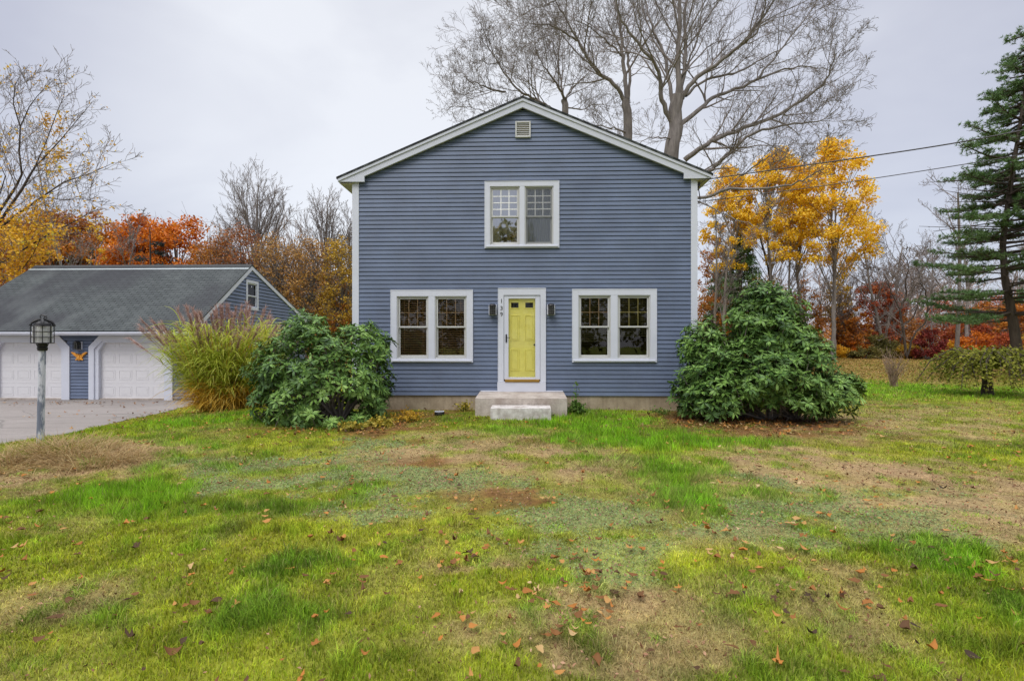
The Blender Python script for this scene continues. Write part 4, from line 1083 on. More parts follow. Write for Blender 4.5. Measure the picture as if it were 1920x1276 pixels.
C_l = [
    limb([(1062, 660), (1061, 400), (1059, 215), (1057, 184)], DC, 0, .30, .22, 0, 0),
    limb([(1058, 186), (1050, 168), (1035, 145), (1020, 125), (1005, 95), (1000, 60)], DC, -2, .14, .02, 12, 4.0),
    limb([(1056, 190), (1062, 184), (1080, 160), (1100, 140), (1115, 120)], DC, 1, .12, .02, 12, 3.6),
    limb([(1057, 186), (1052, 150), (1045, 120), (1050, 80), (1055, 50)], DC, 1, .12, .02, 12, 4.0),
    limb([(1060, 225), (1030, 202), (1012, 192), (990, 180), (975, 170), (948, 141), (935, 118), (915, 90), (900, 70)], DC, -2, .17, .02, 18, 4.2),
    limb([(1012, 192), (1005, 170), (1003, 140), (998, 110)], DC, 1, .09, .015, 10, 3.4),
    limb([(948, 172), (920, 168), (900, 158), (880, 150), (862, 140)], DC - 1, -2, .10, .012, 14, 3.4),
    limb([(1050, 260), (980, 225), (930, 215), (890, 205), (855, 200)], DC, -3, .10, .012, 15, 3.2),
    limb([(1060, 200), (1090, 205), (1120, 195), (1150, 200)], DC, 1, .08, .012, 10, 3.0),
    limb([(935, 118), (915, 120), (895, 112), (880, 125)], DC - 1, -1, .06, .012, 9, 3.0),
]
traced_tree('bare_tree', (C_l[0][0][0][0], DC, float(zg(C_l[0][0][0][0], DC)) - .1), C_l, CF_C, 12, None,
            label='low twiggy bare tree showing above the left roof slope near the peak', cat='tree')

# --- procedural bare tree
def bare_tree(px, D, ytop, seed, spread=1.0, trunk_r=None, mat_t='bark', mat_c='twig', stems=1, lean=0, kids0=9, t0=.25, lv=4, cfg=None, **k):
    rng = random.Random(seed); x = (px - 960) * D / F; base = (x, D, float(zg(x, D)) - .05)
    H = EYE - (ytop - HY) * D / F - base[2]
    c = dict(cfg or CF_BARE); c['len'] = [c['len'][0] * spread] + c['len'][1:]; c['t0'] = [t0] + c['t0'][1:]; c['kids'] = [kids0] + c['kids'][1:]
    c['rmin'] = max(.006, D * .00021); c['n'] = c['n'][:lv + 1]
    root = tree_root('bare_tree', base, **k); out = lev_out(); tips = []
    for s in range(stems):
        d = V3((lean + ((s - (stems - 1) / 2) * .30 / max(1, stems - 1) * (1 + rng.random()) if stems > 1 else 0), rng.gauss(0, .08), 1)).normalized()
        grow(out, tips, V3(base) + V3((rng.uniform(-.2, .2) * (stems > 1), 0, 0)), d, H * (.93 if s == 0 else rng.uniform(.7, .9)), trunk_r or H * .012, 0, c, rng)
    tubes_mesh('trunk', put(base, out[0]), M[mat_t], root)
    tubes_mesh('crown', put(base, sum((out[i] for i in range(1, 6)), [])), M[mat_c], root)
    return root, tips
CF_BROOM = dict(CF_BARE, up=[.0, .045, .04, .03, .02], ang=[30, 32, 34, 36], lift=[.12, .12, .1, .05], kids=[12, 6, 5, 3], len=[.60, .55, .5, .55], wander=[.04, .06, .08, .1, .12])

def dome_tree(px, D, ytop, wpx, seed, nst=16, mat_c='twig', low=.3, **k):
    """bare crown of many straight rising branches fanning into a dome"""
    rng = random.Random(seed); x = (px - 960) * D / F; base = (x, D, float(zg(x, D)) - .05)
    H = EYE - (ytop - HY) * D / F - base[2]; Wr = wpx * D / F
    cfg = dict(n=[7, 5, 4, 3], kids=[9, 5, 3], wander=[.03, .045, .06, .08], up=[.01, .02, .02, .02], taper=[.25, .4, .5, .6], t0=[.30, .15, .1], ang=[27, 29, 30], lift=[.10, .08, .05], len=[.42, .5, .5], rk=[.5, .6, .7], rmin=D * .00023)
    root = tree_root('bare_tree', base, **k); out = lev_out(); tips = []; c0 = V3(base) + V3((0, 0, H * low))
    tr = [V3(base), V3(base) + V3((.04, 0, H * low * .5)), c0, c0 + V3((0, 0, H * .3)), V3(base) + V3((.1, 0, H * .97))]
    out[0].append((tr, [.16, .14, .12, .08, .012])); kids(out, tips, tr, [.16, .14, .12, .08, .012], H * .5, 0, cfg, rng, kn=8, t0=.45)
    for i in range(nst):
        az = rng.uniform(0, 2 * PI); ph = math.sqrt((i + .5) / nst); end = c0 + V3((math.cos(az) * Wr * ph, math.sin(az) * Wr * ph, (H * (1 - low)) * math.sqrt(max(.08, 1 - ph * ph * .82)) * rng.uniform(.9, 1.0)))
        st = V3(base) + V3((0, 0, H * (low + rng.uniform(-.12, .18)))); d = ((end - st).normalized() + V3((0, 0, -.0))).normalized()
        grow(out, tips, st, d, (end - st).length, .06, 0, cfg, rng)
    tubes_mesh('trunk', put(base, out[0]), M['bark'], root); tubes_mesh('crown', put(base, sum((out[i] for i in range(1, 6)), [])), M[mat_c], root)

# --- leafy tree
def leaf_clumps(centers, radii, n, size, rs, shell=.55, asp=.62):
    C = np.asarray(centers, float); R = np.asarray(radii, float)
    if R.ndim == 1: R = R[:, None] * np.ones(3)
    w = R.prod(1) ** .67; w /= w.sum(); k = rs.choice(len(C), n, p=w)
    u = rnd_unit(n, rs); rad = rs.uniform(0, 1, n) ** shell
    P = C[k] + u * R[k] * rad[:, None] + rs.normal(size=(n, 3)) * .05
    return quad_leaves(P, size, rs, asp=asp)
def leafy_tree(name, px, D, ytop, wpx, mat, seed, n=7000, size=.2, ybase=None, cb=.25, clumps=60, bark='bark', shape='round', trunk_r=None, clump_r=.16, **k):
    """crown of many small clumps hung on real limbs; ytop and half width wpx in photo pixels"""
    rng = random.Random(seed); rs = np.random.RandomState(seed); x = (px - 960) * D / F
    base = (x, D, float(zg(x, D)) - .05); H = EYE - (ytop - HY) * D / F - base[2]; Wr = wpx * D / F
    root = tree_root(name, base, **k); cen = []; rad = []; limbs = []
    zc = H * (cb + 1) / 2; hz = H * (1 - cb) / 2
    tp = V3((rng.gauss(0, .05) * H * .3, 0, H * .88))
    tr = [V3((0, 0, 0)) + (tp * t) + V3((rng.gauss(0, .012) * H, rng.gauss(0, .012) * H, 0)) * (1 if 0 < t < 1 else 0) for t in np.linspace(0, 1, 8)]
    R0_ = trunk_r or H * .013
    limbs.append((tr, [R0_ * (1 - .8 * t) for t in np.linspace(0, 1, 8)]))
    twigs = []
    for i in range(clumps):
        while True:
            u = V3((rng.uniform(-1, 1), rng.uniform(-1, 1), rng.uniform(-1, 1)))
            if .25 < u.length < 1: break
        f = 1.0 if shape == 'round' else (1.0 - .35 * u.z)
        r = u.length; 
        if rng.random() < .6: u = u / r * rng.uniform(.72, 1.0)
        c = V3((u.x * Wr * f, u.y * Wr * f * .9, zc + u.z * hz))
        cr = clump_r * Wr * rng.uniform(.7, 1.5)
        cen.append(tuple(c)); rad.append((cr * 1.2, cr * 1.2, cr * .8))
        t = max(.15, min(.85, (c.z / H) * .75)); q = tr[0].lerp(tp, t); f_ = t * 7; i0 = min(int(f_), 6); q = tr[i0].lerp(tr[i0 + 1], f_ - i0)
        mid = q.lerp(c, .55) + V3((rng.gauss(0, .04) * H, rng.gauss(0, .04) * H, .03 * H))
        limbs.append(([q, q.lerp(mid, .5) + V3((0, 0, .01 * H)), mid, c], [R0_ * .30, R0_ * .22, R0_ * .14, R0_ * .05]))
        for _ in range(3):
            e = c + V3((rng.gauss(0, 1), rng.gauss(0, 1), rng.gauss(.3, .7))) * cr * 1.1; twigs.append(([c.lerp(mid, .3), c, e], [R0_ * .06 + .006, R0_ * .05 + .006, .008]))
    limbs = [([p for p in a], b) for a, b in limbs]
    tubes_mesh('trunk', limbs + twigs, M[bark], root)
    V, f = leaf_clumps(cen, rad, n, size, rs)
    mesh_arr('crown', V, f, M[mat], root)
    return root
def shrub(name, px, D, ytop, wpx, mat, seed, n=2500, size=.14, **k):
    rng = random.Random(seed); rs = np.random.RandomState(seed); x = (px - 960) * D / F
    base = (x, D, float(zg(x, D)) - .03); H = EYE - (ytop - HY) * D / F - base[2]; Wr = wpx * D / F
    root = tree_root(name, base, **k); cen = []; rad = []; st = []
    for i in range(26):
        a = rng.uniform(0, 2 * PI); r = Wr * math.sqrt(rng.random()) * .85; h = H * rng.uniform(.12, .88) * math.sqrt(max(.15, 1 - (r / Wr) ** 2 * .7))
        c = (r * math.cos(a), r * math.sin(a) * .8, h); cen.append(c); rr = rng.uniform(.16, .30) * min(Wr, H); rad.append((rr * 1.2, rr * 1.2, rr * .8))
        b = V3((c[0] * .25, c[1] * .25, 0)); st.append(([b, b.lerp(V3(c), .5) + V3((rng.gauss(0, .1), 0, .1)), V3(c)], [.035, .022, .01]))
        for _ in range(2): st.append(([V3(c), V3(c) + V3((rng.gauss(0, .3), rng.gauss(0, .3), rng.uniform(.1, .6))) * rr * 1.6], [.012, .006]))
    tubes_mesh('stem', st, M['twig'], root)
    V, f = leaf_clumps(cen, rad, n, size, rs); V[:, 2] = np.maximum(V[:, 2], .02)
    mesh_arr('foliage', V, f, M[mat], root); return root

# ------------------------------------------------------------------ left background
M['lf_rust2'] = leafmat('brown_red_leaf', [(.22, .07, .03), (.34, .11, .04), (.44, .17, .05), (.42, .26, .10)])
M['lf_thin'] = leafmat('thin_brown_leaf', [(.24, .12, .05), (.38, .19, .06), (.52, .28, .06), (.50, .34, .12)])
M['lf_burnt'] = leafmat('burnt_orange_leaf', [(.24, .08, .018), (.40, .14, .02), (.56, .20, .022), (.62, .32, .05)])
for i, (px, D, yt, w, mat, lab, n) in enumerate([
    (335, 44, 402, 62, 'lf_orange', 'vivid orange oak rising highest behind the middle of the garage roof', 12000),
    (255, 43, 405, 50, 'lf_orange', 'vivid orange oak directly left of the highest one behind the garage', 10000),
    (178, 46, 398, 52, 'lf_burnt', 'burnt orange tree left of the vivid oaks behind the garage roof', 9000),
    (105, 45, 392, 56, 'lf_burnt', 'burnt orange tree behind the yellow-leaved sapling at far left', 9000),
    (35, 47, 400, 55, 'lf_rust', 'rusty brown tree at the left frame edge behind the yellow tree', 8000),
    (405, 39, 420, 38, 'lf_rust', 'dull red-brown tree right of the vivid orange oak', 6500),
    (448, 38.5, 416, 44, 'lf_rust2', 'brownish red oak below the tall round-topped bare tree', 6500),
    (520, 38, 428, 48, 'lf_thin', 'brown-leaved oak behind the garage peak', 7500),
    (585, 37.5, 436, 46, 'lf_thin', 'brown-leaved oak between the garage peak and the house', 7500),
    (640, 37, 440, 36, 'lf_ochre', 'ochre-leaved tree against the left corner of the house', 7500)]):
    leafy_tree('oak_tree', px, D, yt, w * 1.12, mat, 40 + i, n=int(n * (2.1 if px < 400 else 1.0)), size=.23 if px < 400 else .15, cb=.02, clumps=150, clump_r=.23 if px < 400 else .30, label=lab, cat='tree')
for i, (px, D, yt, w, mat, lab, n) in enumerate([
    (470, 40, 500, 40, 'lf_ochre', 'low ochre sapling just behind the garage ridge end', 2500), (555, 38, 520, 42, 'lf_ochre', 'low ochre sapling above the left rhododendron', 3200),
    (625, 37, 505, 36, 'lf_rust', 'low rusty sapling beside the white corner board', 3200)]):
    leafy_tree('sapling', px, D, yt, w, mat, 60 + i, n=n, size=.17, cb=.02, clumps=45, clump_r=.2, label=lab, cat='tree')
dome_tree(482, 42, 330, 74, 70, nst=24, low=.52, label='tall round-topped bare tree behind the garage peak', cat='tree')
dome_tree(612, 42, 366, 46, 71, nst=16, low=.5, label='bare tree just left of the house eave', cat='tree')
dome_tree(655, 43, 398, 34, 72, nst=10, low=.45, label='narrow bare tree partly behind the left corner of the house', cat='tree')
dome_tree(560, 40, 432, 36, 73, nst=9, low=.35, mat_c='twig_warm', label='short bare tree between the two taller bare trees', cat='tree')
dome_tree(515, 39, 430, 34, 74, nst=9, low=.35, mat_c='twig_warm', label='brownish bare tree right of the garage peak', cat='tree')
dome_tree(424, 42, 415, 30, 77, nst=9, low=.45, label='small faint bare tree left of the tall round-topped one', cat='tree')
bare_tree(145, 36, 262, 75, spread=.45, t0=.35, kids0=12, trunk_r=.08, label='thin bare pole-like tree rising through the yellow tree', cat='tree')
bare_tree(232, 40, 398, 76, spread=.5, t0=.3, kids0=10, trunk_r=.07, mat_c='twig', label='thin dark bare sapling in front of the orange oaks', cat='tree')
# dead snag with dark needles showing against the orange oak
x = (281 - 960) * 38 / F; snb = (x, 38, float(zg(x, 38)))
sn = tree_root('snag', snb, label='dark ragged pine snag in front of the vivid orange oak', cat='tree')
zt0 = EYE - (425 - HY) * 38 / F - snb[2]
tubes_mesh('trunk', [([V3((0, 0, 0)), V3((.1, 0, zt0 * .5)), V3((0, 0, zt0))], [.14, .1, .03])] + [([V3((0, 0, zt0 * t)), V3((s * 1.0, .2, zt0 * t + .05))], [.04, .015]) for t, s in ((.78, -1), (.82, 1), (.88, .8), (.70, 1.3), (.67, -1.2))], M['bark_dark'], sn)
rs = np.random.RandomState(4); P = np.concatenate([np.stack([s * rs.uniform(.3, 1.1, 70), rs.normal(0, .15, 70), zt0 * t + rs.normal(0, .10, 70)], 1) for t, s in ((.78, -1), (.82, 1), (.88, .9), (.70, 1.4), (.67, -1.3), (.73, 1))])
V, f = quad_leaves(P, .3, rs, asp=.25); M['dk_needle'] = leafmat('dead_needle', [(.02, .022, .022), (.04, .05, .045), (.07, .08, .06)]); mesh_arr('crown', V, f, M['dk_needle'], sn)

# yellow-leaved tree at far left, limbs radiating from beyond the frame edge
def yellow_left():
    D = 25.0; rng = random.Random(9); rs = np.random.RandomState(9)
    bx = (-70 - 960) * D / F; base = (bx, D, float(zg(bx, D)) - .05)
    root = tree_root('birch_tree', base, label='spreading tree at the left edge, bare above and yellow-leaved below', cat='tree')
    L = [limb([(-70, 770), (-66, 650), (-60, 560), (-40, 470)], D, 0, .22, .16, 0, 0),
         limb([(-40, 470), (0, 427), (34, 400), (79, 369), (120, 341), (170, 325), (214, 305)], D, -1, .10, .012, 16, 2.6),
         limb([(-40, 470), (10, 400), (41, 355), (55, 330), (65, 314), (90, 288), (114, 262), (145, 225), (172, 193)], D, 1, .11, .012, 16, 2.8),
         limb([(-40, 470), (0, 395), (30, 350), (41, 327), (36, 285), (38, 238), (25, 195), (28, 160), (42, 135)], D, -1, .10, .012, 15, 2.8),
         limb([(38, 238), (55, 200), (70, 180), (100, 150)], D - .5, -.5, .05, .01, 9, 2.2),
         limb([(65, 314), (85, 270), (105, 215), (120, 180), (122, 150)], D + .3, .5, .06, .01, 10, 2.2),
         limb([(-40, 470), (-20, 360), (0, 280), (-5, 200), (0, 150)], D, 1, .08, .01, 12, 2.6),
         limb([(-50, 520), (-10, 500), (40, 470), (90, 440), (140, 415), (175, 395)], D, -2, .09, .01, 14, 2.4),
         limb([(-50, 540), (0, 545), (30, 520), (60, 480), (75, 450), (110, 430)], D, -1, .06, .01, 12, 1.8),
         limb([(-40, 470), (-20, 430), (10, 330), (-8, 290)], D, -1, .07, .01, 10, 2.2),
         limb([(79, 369), (120, 375), (160, 372), (198, 385)], D - .5, -1, .04, .008, 8, 1.8)]
    out = lev_out(); tips = []; cf = dict(CF_BIG, rmin=.008, kids=[0, 5, 3, 2], up=[0, .05, .05, .04, .04], n=[8, 6, 5, 4], len=[1.0, .55, .6, .6])
    for pts, r0, r1, nk, kl in L:
        Q = [V3([float(c) for c in p]) for p in pts]; m = len(Q) - 1; rr = [r0 + (r1 - r0) * i / m for i in range(m + 1)]
        out[0].append((Q, rr))
        if nk: kids(out, tips, Q, rr, kl, 0, cf, rng, kn=nk, t0=.1)
    tubes_mesh('trunk', put(base, out[0]), M['bark_dark'], root); tubes_mesh('branches', put(base, sum((out[i] for i in range(1, 6)), [])), M['twig'], root)
    # leaves: on twigs, dense low, sparse high
    P = []
    def zpx(p): return HY - (p.z - EYE) * F / p.y
    for lv in (1, 2, 3, 4):
        for pts, rr in out[lv]:
            for p in pts:
                yy = zpx(p); xx = 960 + p.x * F / p.y
                dens = .62 if yy > 420 else .40 if yy > 385 else .15 if yy > 340 else .05 if yy > 270 else .012
                if 80 < xx < 122 and 205 < yy < 330: dens = max(dens, .40)
                if yy > 560: dens = .1
                if xx > 75 and yy > 330: dens *= max(.18, 1 - (xx - 75) / 60)
                if rng.random() < dens * .8:
                    for _ in range(3 if yy > 400 else 2): P.append((p.x + rng.gauss(0, .13), p.y + rng.gauss(0, .13), p.z + rng.gauss(0, .13)))
    P = np.array(P) - np.array(base); V, f = quad_leaves(P, .12, rs, asp=.8); mesh_arr('leaves', V, f, M['lf_yellow'], root)
yellow_left()
leafy_tree('sapling', 176, 31, 415, 22, 'lf_yellow', 91, n=900, size=.12, cb=.25, clumps=40, clump_r=.22, trunk_r=.05, label='thin yellow-leaved sapling standing before the orange oaks behind the garage', cat='tree')
leafy_tree('sapling', 95, 30, 428, 30, 'lf_yellow', 92, n=1300, size=.12, cb=.2, clumps=40, clump_r=.2, trunk_r=.05, label='loose yellow sapling at the left end of the garage ridge', cat='tree')

# ------------------------------------------------------------------ right background
def poplar(px, D, yt, yb, w, seed, n, lab, lean=0, stems=2, yroot=660):
    """golden tree: bare forked stems below, broken crown of leaf masses above"""
    rng = random.Random(seed); rs = np.random.RandomState(seed)
    x = (px - 960) * D / F; base = (x, D, float(zg(x, D)) - .05); H = EYE - (yt - HY) * D / F - base[2]; Wr = w * D / F; zb = EYE - (yb - HY) * D / F - base[2]
    root = tree_root('poplar_tree', base, label=lab, cat='tree'); polys = []; cen = []; rad = []
    nb = 105
    st = []
    for s in range(stems):
        ex = (rng.uniform(-.5, .5) if stems > 1 else 0) * Wr + lean
        pts = [V3((0, 0, 0)) + V3((.12 * s, 0, 0)), V3((ex * .08, 0, H * .22)), V3((ex * .35, rng.gauss(0, .2), H * .45)), V3((ex * .7, rng.gauss(0, .4), H * .7)), V3((ex, rng.gauss(0, .5), H * .96))]
        Q = []
        for i in range(4):
            for q in range(3): Q.append(pts[i].lerp(pts[i + 1], q / 3) + V3((rng.gauss(0, .06), rng.gauss(0, .06), 0)))
        Q.append(pts[-1]); st.append(Q); polys.append((Q, [.17 * (1 - .85 * i / 12) * (1 - .25 * s) for i in range(13)]))
    for i in range(nb):
        v = rng.random() ** .9; z = zb + (H - zb) * v; prof = math.sin(PI * min(1, .18 + .78 * v)) ** .7
        a = rng.uniform(0, 2 * PI); r = Wr * prof * math.sqrt(rng.random()) ; c = V3((r * math.cos(a) + lean * .7, r * math.sin(a) * .8, z))
        cr = rng.uniform(.22, .62) * Wr * .42; cen.append(tuple(c)); rad.append((cr * 1.15, cr * 1.15, cr * .85))
        if i % 2: continue
        S = st[rng.randrange(len(st))]; k = max(3, min(11, int(12 * (z / H) - 1.5))); q = S[k]
        mid = q.lerp(c, .5) + V3((0, 0, -.15)); polys.append(([q, mid, c, c + V3((rng.gauss(0, .3), rng.gauss(0, .3), .5)) * cr], [.035, .025, .015, .008]))
        for _ in range(1): polys.append(([mid, mid.lerp(c, .7) + V3((rng.gauss(0, .2), rng.gauss(0, .2), .1)), c + V3((rng.gauss(0, 1), rng.gauss(0, 1), rng.gauss(.2, .8))) * cr], [.013, .010, .007]))
    tubes_mesh('trunk', polys, M['bark'], root)
    V, f = leaf_clumps(cen, rad, int(n * 1.45), .165, rs, shell=.6, asp=.85); mesh_arr('crown', V, f, M['lf_poplar'], root)
poplar(1562, 40, 272, 500, 80, 101, 11000, 'tallest golden-leaved tree, with a pale forked trunk rising clear right of the rhododendron', lean=.3)
poplar(1452, 41, 288, 490, 68, 102, 9500, 'golden-leaved tree in the middle of the golden group')
poplar(1372, 42, 315, 505, 52, 103, 7500, 'golden-leaved tree nearest the right corner of the house')
poplar(1500, 43, 330, 470, 45, 104, 5000, 'shorter golden-leaved tree squeezed between the two taller ones', stems=1)

def conifer(px, D, yt, wpx, seed, lab, n=4500, dense=1.0, cb=.1, top_spread=.1):
    rng = random.Random(seed); rs = np.random.RandomState(seed); x = (px - 960) * D / F
    base = (x, D, float(zg(x, D)) - .05); H = EYE - (yt - HY) * D / F - base[2]; Wr = wpx * D / F
    root = tree_root('pine_tree', base, label=lab, cat='tree'); polys = [([V3((0, 0, 0)), V3((.05, 0, H * .5)), V3((0, 0, H))], [.22, .15, .03])]; P = []
    for i in range(90):
        v = cb + (1 - cb) * i / 90; z = H * v; L = Wr * (1 - v) ** .7 * rng.uniform(.7, 1.1) + top_spread; a = rng.uniform(0, 2 * PI)
        d = V3((math.cos(a), math.sin(a), rng.uniform(-.1, .15))); e = V3((0, 0, z)) + d * L; polys.append(([V3((0, 0, z)), V3((0, 0, z)) + d * L * .5, e], [.04, .025, .01]))
        m = int(n / 90); t = rs.uniform(.25, 1.03, m); q = np.array([0, 0, z])[None] + np.array(d)[None] * L * t[:, None] + rs.normal(size=(m, 3)) * np.array([.22, .22, .10]) * (.6 + L * .2); P.append(q)
    tubes_mesh('trunk', polys, M['bark_dark'], root); V, f = quad_leaves(np.concatenate(P), .26, rs, asp=.3); mesh_arr('crown', V, f, M['needle'], root)
conifer(1388, 41.5, 446, 74, 110, 'dark green pine behind the rhododendron under the golden trees', n=9000)
conifer(1345, 47, 500, 40, 111, 'smaller dark pine close to the right corner of the house', n=5000)

CFW = dict(CF_BARE, kids=[10, 6, 5, 3])
labs = [(1337, 38, 380, 'pale bare trunk nearest the right corner of the house', .4, 'bark_pale', .10, 1), (1362, 37, 430, 'pale straight trunk just behind the left part of the right rhododendron', .4, 'bark_pale', .13, 1),
        (1450, 44, 372, 'dark thin trunk leaning behind the top of the right rhododendron', .45, 'bark_dark', .13, 1), (1478, 40, 415, 'bare grey trunk right behind the rhododendron top', .5, 'bark', .14, 1),
        (1655, 46, 425, 'bare tree with a rounded spray of branches right of the golden trees', .75, 'bark', .15, 3), (1600, 48, 470, 'thin bare tree between the tall golden tree and the red maple', .6, 'bark', .1, 2),
        (1792, 42, 345, 'tall straight bare tree left of the big pine', .62, 'bark', .17, 1), (1815, 43, 430, 'second straight bare trunk beside the tall one left of the big pine', .5, 'bark', .16, 1),
        (1750, 47, 440, 'thin bare tree between the twisted tree and the tall bare one', .6, 'bark', .09, 1), (1685, 48, 470, 'faint bare tree behind the twisted dark tree', .6, 'bark', .08, 2),
        (1420, 46, 470, 'thin bare stem beside the dark green pine', .4, 'bark', .08, 2), (1525, 47, 480, 'thin bare stem left of the pale forked golden trunk', .5, 'bark', .08, 2),
        (1880, 46, 440, 'bare tree behind the big pine at the right edge', .6, 'bark', .1, 2), (1575, 45, 520, 'slim bare sapling beneath the tallest golden tree', .5, 'bark', .06, 2)]
for i, (px, D, yt, lab, sp, bk, tr_, ns_) in enumerate(labs):
    bare_tree(px, D, yt, 120 + i, spread=sp, trunk_r=tr_, mat_t=bk, stems=ns_, t0=.3, kids0=11, cfg=CFW, label=lab, cat='tree')
# twisted dark tree
DT = 40
T_l = [limb([(1700, 668), (1692, 610), (1688, 580), (1700, 555), (1697, 530), (1704, 500), (1695, 480)], DT, 0, .15, .04, 8, 2.6),
       limb([(1692, 610), (1715, 590), (1722, 560), (1730, 540), (1724, 515), (1735, 495), (1745, 480)], DT, 1, .09, .03, 9, 2.6),
       limb([(1702, 665), (1712, 630), (1735, 600), (1738, 560), (1728, 530), (1720, 505)], DT, -1, .11, .03, 9, 2.4),
       limb([(1735, 590), (1755, 565), (1775, 555), (1790, 560)], DT, -1, .07, .02, 6, 2.2), limb([(1688, 580), (1670, 550), (1662, 520), (1640, 500)], DT, 1, .07, .02, 8, 2.4)]
tb = (float(W(1700, 660, DT)[0]), DT, float(zg(W(1700, 660, DT)[0], DT)) - .05)
traced_tree('bare_tree', tb, T_l, dict(CF_BIG, wander=[.1, .2, .24, .25, .25], kids=[0, 6, 4, 3], rmin=.013), 33, None, bark='bark_dark', label='low twisted dark bare tree left of the crimson bush', cat='tree')

for i, (px, D, yt, w, mat, lab, n, cb) in enumerate([
    (1640, 47, 520, 42, 'lf_red', 'red maple with a bright tip beyond the far lawn', 6500, .1), (1572, 46, 515, 26, 'lf_ochre', 'ochre sapling below the tallest golden crown', 1800, .2),
    (1600, 44, 575, 30, 'lf_burnt', 'orange maple left of the red maple', 4000, .02), (1860, 46, 565, 55, 'lf_burnt', 'wide orange maple behind the trunk of the big pine', 7500, .02),
    (1775, 50, 565, 45, 'lf_red', 'pinkish red maple between the bare trunks', 4500, .02), (1905, 44, 560, 35, 'lf_burnt', 'orange maple at the right frame edge', 4000, .02),
    (1820, 45, 600, 42, 'lf_red', 'low red maple right of the two straight bare trunks', 5000, .0), (1680, 48, 580, 40, 'lf_rust', 'rusty maple behind the twisted dark tree', 4500, .0),
    (1335, 42, 560, 45, 'lf_rust', 'rusty low tree seen beside the right house corner', 4500, .0), (1345, 44, 440, 40, 'lf_rust', 'thin brown-leaved tree at the right house corner', 3000, .1),
    (1420, 47, 520, 60, 'lf_ochre', 'ochre low tree hidden behind the rhododendron top', 5000, .0), (1505, 46, 525, 40, 'lf_rust', 'brownish thicket tree left of the pale golden trunk', 3500, .0),
    (1870, 52, 540, 40, 'lf_red', 'pale red tree far behind the orange maple', 3000, .0)]):
    leafy_tree('maple_tree', px, D, yt, w, mat, 150 + i, n=n, size=.19, cb=cb, clumps=60, clump_r=.2, trunk_r=.12, label=lab, cat='tree')
for i, (px, D, yt, w, mat, lab, n) in enumerate([
    (1565, 43, 642, 22, 'lf_yellow', 'bright yellow bush at the foot of the pale golden trunk', 1800), (1600, 43.5, 632, 32, 'lf_orange', 'low orange bush along the far lawn edge', 2600),
    (1650, 43, 620, 40, 'lf_olive', 'olive-brown bush left of the twisted tree', 3500), (1700, 42, 640, 26, 'lf_ochre', 'ochre bush at the foot of the twisted tree', 2200),
    (1746, 40, 608, 30, 'lf_crimson', 'dark crimson bush right of the twisted tree', 3200), (1782, 43, 632, 26, 'lf_yellow', 'yellow bush right of the crimson bush', 2400),
    (1828, 42, 615, 36, 'lf_orange', 'orange-red bush behind the weeping tree', 3200), (1880, 41, 618, 38, 'lf_red', 'red bush behind the weeping tree near the pine trunk', 3200),
    (1625, 42.5, 645, 34, 'lf_olive', 'low olive bush between the orange and olive-brown ones', 2200), (1530, 43, 640, 30, 'lf_olive', 'olive bush partly behind the right rhododendron', 2500),
    (1720, 41.5, 648, 26, 'lf_rust', 'low rusty bush beside the crimson one', 1800), (1925, 41, 625, 40, 'lf_ochre', 'ochre bush at the right frame edge', 2500)]):
    shrub('bush', px, D, yt, w, mat, 180 + i, n=n, size=.15, label=lab, cat='bush')

# distant woodland filling the gaps: twigs and leaf specks of one far mass
def woodland(x0, x1, D0, D1, hmin, hmax, n, seed, mats, dens_leaf=30000):
    rng = random.Random(seed); rs = np.random.RandomState(seed); polys = []
    for i in range(n):
        D = rng.uniform(D0, D1); x = rng.uniform(x0, x1) * D / 60.0; z0 = float(zg(x, D)); H = rng.uniform(hmin, hmax)
        b = V3((x, D, z0)); top = b + V3((rng.gauss(0, .4), 0, H)); polys.append(([b, b.lerp(top, .5) + V3((rng.gauss(0, .2), 0, 0)), top], [.12, .07, .02]))
        for k in range(13):
            t = rng.uniform(.25, .95); q = b.lerp(top, t); e = q + V3((rng.gauss(0, 1) * H * .11, rng.gauss(0, .5), rng.uniform(.4, 1) * H * .17)); polys.append(([q, q.lerp(e, .5) + V3((0, 0, -.1)), e], [.05, .035, .018]))
            for _ in range(3):
                polys.append(([q.lerp(e, .6), e + V3((rng.gauss(0, .9), rng.gauss(0, .4), rng.uniform(.1, 1.3)))], [.022, .015]))
    return polys
wp = woodland(-68, -14, 50, 66, 8, 12.5, 130, 1, None) + woodland(20, 75, 54, 74, 6, 10.5, 90, 2, None)
wd = tubes_mesh('woodland', wp, M['twig_warm']); tag(wd, 'hazy leafless thicket of thin trunks behind all the nearer trees', 'woodland', kind='stuff')
rs = np.random.RandomState(5)
def lowleaf(n, x0, x1, D0, D1, h0, size, mat, name, lab):
    D = rs.uniform(D0, D1, n); x = rs.uniform(x0, x1, n) * D / 60; hh = h0 * (.45 + .9 * fbm(x, D * .5, .16, 3)); z = zg(x, D) + rs.uniform(0, 1, n) ** 1.1 * hh
    V, f = quad_leaves(np.stack([x, D, z], 1), size, rs); o = mesh_arr(name, V, f, M[mat]); tag(o, lab, 'undergrowth', kind='stuff')
lowleaf(42000, -68, -13, 49, 60, 9.5, .28, 'lf_burnt', 'undergrowth', 'rusty brown leafy undergrowth filling the wood behind the garage')
lowleaf(26000, 18, 80, 50, 62, 3.6, .26, 'lf_rust', 'undergrowth', 'rusty orange undergrowth filling the wood beyond the far lawn')
lowleaf(9000, 17, 75, 47, 50, 1.6, .2, 'lf_olive', 'undergrowth', 'dark olive brush along the foot of the far wood')

